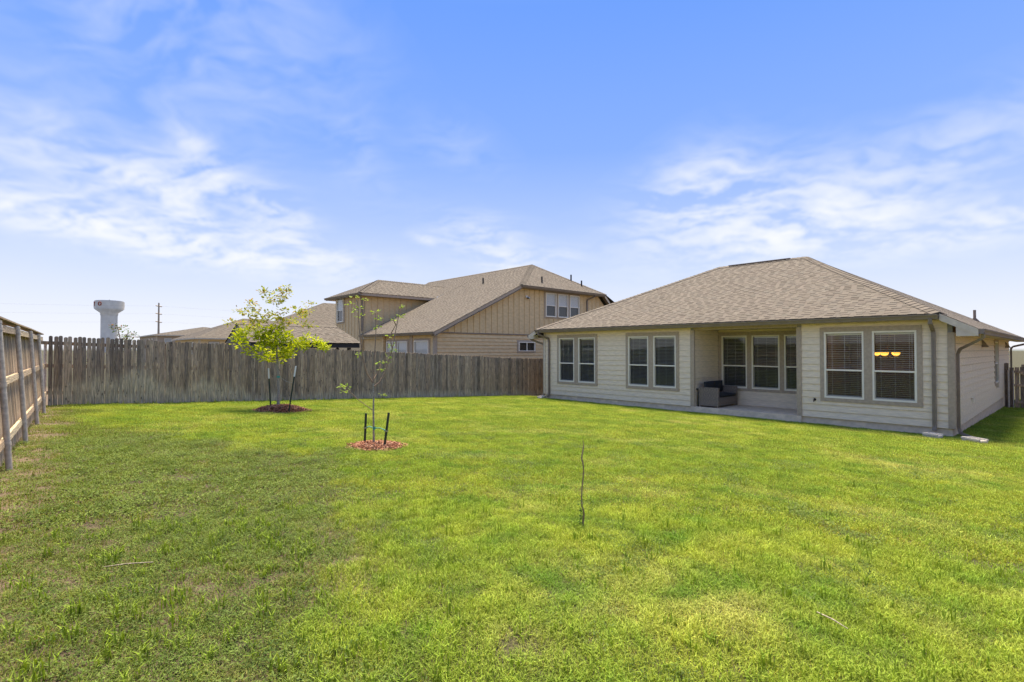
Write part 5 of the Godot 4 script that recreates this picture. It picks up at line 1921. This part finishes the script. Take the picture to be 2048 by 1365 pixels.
func make_small_things() -> void:
	splash_block("pale concrete splash block under the rear downspout by the corner", Vector3(-2.28, gy(-2.28, -15.6) + 0.03, -15.66), 1.2, 0.32)
	splash_block("pale concrete splash block lying off the side downspout", Vector3(-1.52, gy(-1.5, -15.5) + 0.03, -15.5), 0.9, 0.42)
	splash_block("pale concrete splash block under the far downspout by the fence", Vector3(-15.35, gy(-15.3, -15.8) + 0.05, -15.8), 0.4, 0.42)
	# wall tap
	var at := Vector3(-4.965, -0.03, ZW + 0.012)
	var t := thing("wall_tap", "small dark garden tap on the cream wall beside the patio", "tap", at)
	var b := B.new()
	b.tube([Vector3(0, 0, 0), Vector3(0, 0, 0.012)], [0.035, 0.035], 14)
	part("flange", b, M.bronze, t)
	b = B.new()
	b.tube([Vector3(0, 0, 0.01), Vector3(0, 0, 0.06), Vector3(0, -0.015, 0.085), Vector3(0, -0.055, 0.095)], [0.018, 0.02, 0.018, 0.014], 10)
	part("spout", b, M.bronze, t)
	b = B.new()
	b.tube([Vector3(0, 0.01, 0.05), Vector3(0, 0.045, 0.06), Vector3(0, 0.05, 0.06)], [0.009, 0.009, 0.03], 10)
	part("handle", b, M.black_metal, t)
	# fittings by the loveseat: a tap on the patio post and a pipe below it
	at = Vector3(-8.585, 0.02, ZW - 0.10)
	t = thing("post_tap", "brass tap with black hose beside the loveseat's back", "tap", at)
	b = B.new()
	b.tube([Vector3(-0.01, 0.04, 0), Vector3(0.05, 0.04, 0.0), Vector3(0.07, 0.02, 0), Vector3(0.075, -0.05, 0)], [0.02, 0.02, 0.018, 0.015], 10)
	part("spout", b, M.bronze, t)
	b = B.new()
	b.tube([Vector3(0.075, -0.05, 0), Vector3(0.07, -0.25, 0.01), Vector3(0.05, -0.5, 0.0), Vector3(0.045, -0.545, 0.0)], [0.02, 0.02, 0.021, 0.02], 10)
	part("hose", b, M.black_metal, t)
	# fallen sticks
	var sticks := [[-0.91, -3.21, 0.20, 0.5, "short pale fallen stick lying on the lawn"], [-4.05, -0.43, 0.26, 1.9, "straw-coloured fallen reed lying on the weedy turf"], [-0.42, -2.85, 0.16, 2.4, "small twig lying in the lawn by the frame's edge"]]
	for s in sticks:
		var p := Vector3(s[0], gy(s[0], s[1]) + 0.045, s[1])
		var d := Vector3(cos(s[3]), 0.05, sin(s[3]))
		b = B.new()
		b.tube([d * -s[2] / 2, Vector3(0.008, 0.01, 0.012), d * s[2] / 2], [0.003, 0.004, 0.002], 7)
		var o := part("fallen_stick", b, M.bark, self)
		o.position = p
		tag(o, s[4], "stick")

# ------------------------------------------------------------------ grass
func blade(b: B, p: Vector3, dir: Vector3, h: float, w: float, bend: float, col: Color) -> void:
	var side := Vector3(-dir.z, 0, dir.x)
	var m := p + Vector3(0, h * 0.62, 0) + dir * bend * 0.35
	var tip := p + Vector3(0, h * (1.0 - 0.25 * minf(1.0, bend / h)), 0) + dir * bend
	b.tint = col
	var a := p - side * w * 0.5
	var c := p + side * w * 0.5
	b.quad(a, c, m + side * w * 0.42, m - side * w * 0.42)
	b.tri(m - side * w * 0.42, m + side * w * 0.42, tip)

func tuft_mesh(count: int, r: float, h0: float, h1: float, w: float, lean: float, straw: float) -> ArrayMesh:
	var b := B.new()
	for k in count:
		var a := rng.randf() * TAU
		var q := sqrt(rng.randf()) * r
		var dir := Vector3(cos(rng.randf() * TAU), 0, 0)
		var t := rng.randf() * TAU
		dir = Vector3(cos(t), 0, sin(t))
		var h := rng.randf_range(h0, h1)
		var g := rng.randf_range(0.62, 1.0)
		var col := Color(g, g, g * 0.9)
		if rng.randf() < straw:
			col = Color(1.0, 0.74, 0.75)
			h *= 0.7
		blade(b, Vector3(cos(a) * q, -0.006, sin(a) * q), dir, h, w * rng.randf_range(0.7, 1.2), h * lean * rng.randf_range(0.2, 1.3), col)
	return b.mesh()

func weed_mesh(count: int, r: float, size: float) -> ArrayMesh:
	var b := B.new()
	for k in count:
		var a := rng.randf() * TAU
		var q := sqrt(rng.randf()) * r
		var p := Vector3(cos(a) * q, rng.randf_range(0.004, 0.032), sin(a) * q)
		var t := rng.randf() * TAU
		var d := Vector3(cos(t), rng.randf_range(-0.1, 0.55), sin(t)).normalized()
		var side := d.cross(Vector3(rng.randf_range(-0.3, 0.3), 1, rng.randf_range(-0.3, 0.3))).normalized()
		var s := size * rng.randf_range(0.6, 1.3)
		var g := rng.randf_range(0.6, 1.0)
		leaf(b, p, d, side, s, s * rng.randf_range(0.3, 0.6), Color(g, g, g))
	return b.mesh()

func make_grass() -> void:
	var root := Node3D.new()
	root.name = "lawn_grass"
	add_child(root)
	tag(root, "patchy mown lawn grass with weeds over the whole garden", "grass", "", "stuff")
	rng.seed = 99
	var meshes := [
		tuft_mesh(34, 0.055, 0.020, 0.050, 0.0030, 0.8, 0.16), tuft_mesh(34, 0.055, 0.018, 0.044, 0.0032, 1.0, 0.24), tuft_mesh(30, 0.05, 0.025, 0.056, 0.0034, 0.7, 0.10),  # near lawn
		tuft_mesh(44, 0.085, 0.020, 0.050, 0.0048, 0.9, 0.18), tuft_mesh(44, 0.085, 0.018, 0.044, 0.0050, 1.0, 0.26),  # middle distance
		tuft_mesh(54, 0.15, 0.022, 0.050, 0.008, 0.9, 0.2),  # far
		weed_mesh(34, 0.055, 0.0115), weed_mesh(30, 0.06, 0.016),  # broad weeds
		tuft_mesh(9, 0.03, 0.05, 0.105, 0.0062, 0.7, 0.05),  # taller coarse blades
	]
	var xf := []
	var cf := []
	for k in meshes.size():
		xf.append([]); cf.append([])
	var bands := [[0.9, 5.2, 0.033, 0], [5.2, 10.5, 0.055, 1], [10.5, 38.0, 0.095, 2]]
	for bd in bands:
		var step: float = bd[2]
		var z: float = 0.75
		while z > -37.0:
			var x := -17.15
			while x < 1.6:
				var px := x + rng.randf_range(-0.5, 0.5) * step
				var pz := z + rng.randf_range(-0.5, 0.5) * step
				x += step
				var d := Vector2(px, pz).length()
				if d < bd[0] or d >= bd[1]: continue
				# only the wedge of garden that can be seen from round the photographer's place
				var fwd := -0.737 * px - 0.676 * pz
				var rt := 0.676 * px - 0.737 * pz
				if fwd < -0.2 or absf(rt) > fwd * 1.12 + 0.9: continue
				if px < XR + 0.02 and px > XL - 0.02 and pz < ZW + 0.03: continue
				if pz < -16.4 and px < XR: continue
				if pz > back_z(px) + 0.1: continue
				if Vector2(px + 13.95, pz + 4.66).length() < 0.60: continue
				if Vector2(px + 7.63, pz + 4.04).length() < 0.41: continue
				var bw := bare(px, pz)
				if rng.randf() < bw * 0.74: continue
				var ww := weed(px, pz)
				var dd := dead(px, pz)
				var n1 := noise_a.get_noise_2d(px * 2.6 + 10.0, pz * 2.6)
				var n2 := noise_b.get_noise_2d(px * 1.6, pz * 1.6 + 30.0)
				var n3 := noise_a.get_noise_2d(px * 0.5 + 90.0, pz * 0.5)
				var n4 := noise_b.get_noise_2d(px * 5.0 + 70.0, pz * 5.0)
				if n4 < -0.32 and rng.randf() < 0.4: continue
				var col := Color(0.32, 0.44, 0.065)
				col = col.lerp(Color(0.47, 0.54, 0.09), clampf(0.25 + 0.85 * n1 + 0.5 * n3, 0.0, 1.0))
				col = col.lerp(Color(0.13, 0.27, 0.04), clampf(-0.05 - 1.3 * n2 - 0.3 * n1, 0.0, 0.8))
				col = col.lerp(Color(0.66, 0.58, 0.28), 0.6 * dd * clampf(0.45 + 0.9 * n2 + 0.3 * n1, 0.0, 1.0))
				col = col.lerp(Color(0.155, 0.235, 0.05).lerp(Color(0.30, 0.245, 0.115), clampf(rng.randf() * 1.6 - 1.0, 0.0, 1.0)), ww * 0.8)
				col = col.lerp(Color(0.42, 0.34, 0.19), bw * 0.5 * rng.randf())
				var g := rng.randf_range(0.80, 1.25) * (1.0 + 0.6 * n4)
				col = Color(col.r * g, col.g * g, col.b * g)
				var pick := 0
				var sc := rng.randf_range(0.8, 1.2)
				var patch := smoothstep(0.22, 0.42, noise_a.get_noise_2d(px * 2.0 + 300.0, pz * 2.0)) * 0.7
				if bd[3] == 0:
					pick = rng.randi() % 3
					if rng.randf() < maxf(ww * 0.34, patch * 0.28):
						pick = 6 + rng.randi() % 2
						col = Color(0.07, 0.125, 0.03).lerp(Color(0.23, 0.32, 0.085), rng.randf())
					elif rng.randf() < 0.03 + 0.07 * ww:
						pick = 8
						col = Color(0.27, 0.40, 0.05)
				elif bd[3] == 1:
					pick = 3 + rng.randi() % 2
					if rng.randf() < maxf(ww * 0.28, patch * 0.30):
						pick = 7
						sc *= 1.4
						col = Color(0.10, 0.16, 0.04).lerp(Color(0.27, 0.36, 0.09), rng.randf())
					elif rng.randf() < 0.02: pick = 8
				else:
					pick = 5
				if px < -16.95 and rng.randf() < 0.25:
					pick = 8
					sc *= rng.randf_range(0.9, 1.5)
				var hs := sc * (1.05 + 0.35 * n2 + 0.75 * n4) * (1.0 - 0.35 * dd)
				if ww > 0.4 and pick < 6: hs *= 0.8
				var turn := Basis(Vector3.UP, rng.randf() * TAU) * Basis.from_scale(Vector3(sc, hs, sc))
				xf[pick].append(Transform3D(turn, Vector3(px, gy(px, pz), pz)))
				cf[pick].append(col)
			z -= step
	var total := 0
	for k in meshes.size():
		if xf[k].is_empty(): continue
		var mm := MultiMesh.new()
		mm.transform_format = MultiMesh.TRANSFORM_3D
		mm.use_colors = true
		mm.mesh = meshes[k]
		mm.instance_count = xf[k].size()
		for i in xf[k].size():
			mm.set_instance_transform(i, xf[k][i])
			mm.set_instance_color(i, cf[k][i])
		var mi := MultiMeshInstance3D.new()
		mi.name = ["grass_tufts", "grass_tufts", "grass_tufts", "grass_tufts", "grass_tufts", "grass_tufts", "weed_leaves", "weed_leaves", "coarse_blades"][k]
		mi.multimesh = mm
		mi.material_override = M.grass
		mi.set_meta("kind", "stuff")
		root.add_child(mi, true)
		total += xf[k].size()
	print("tufts ", total)
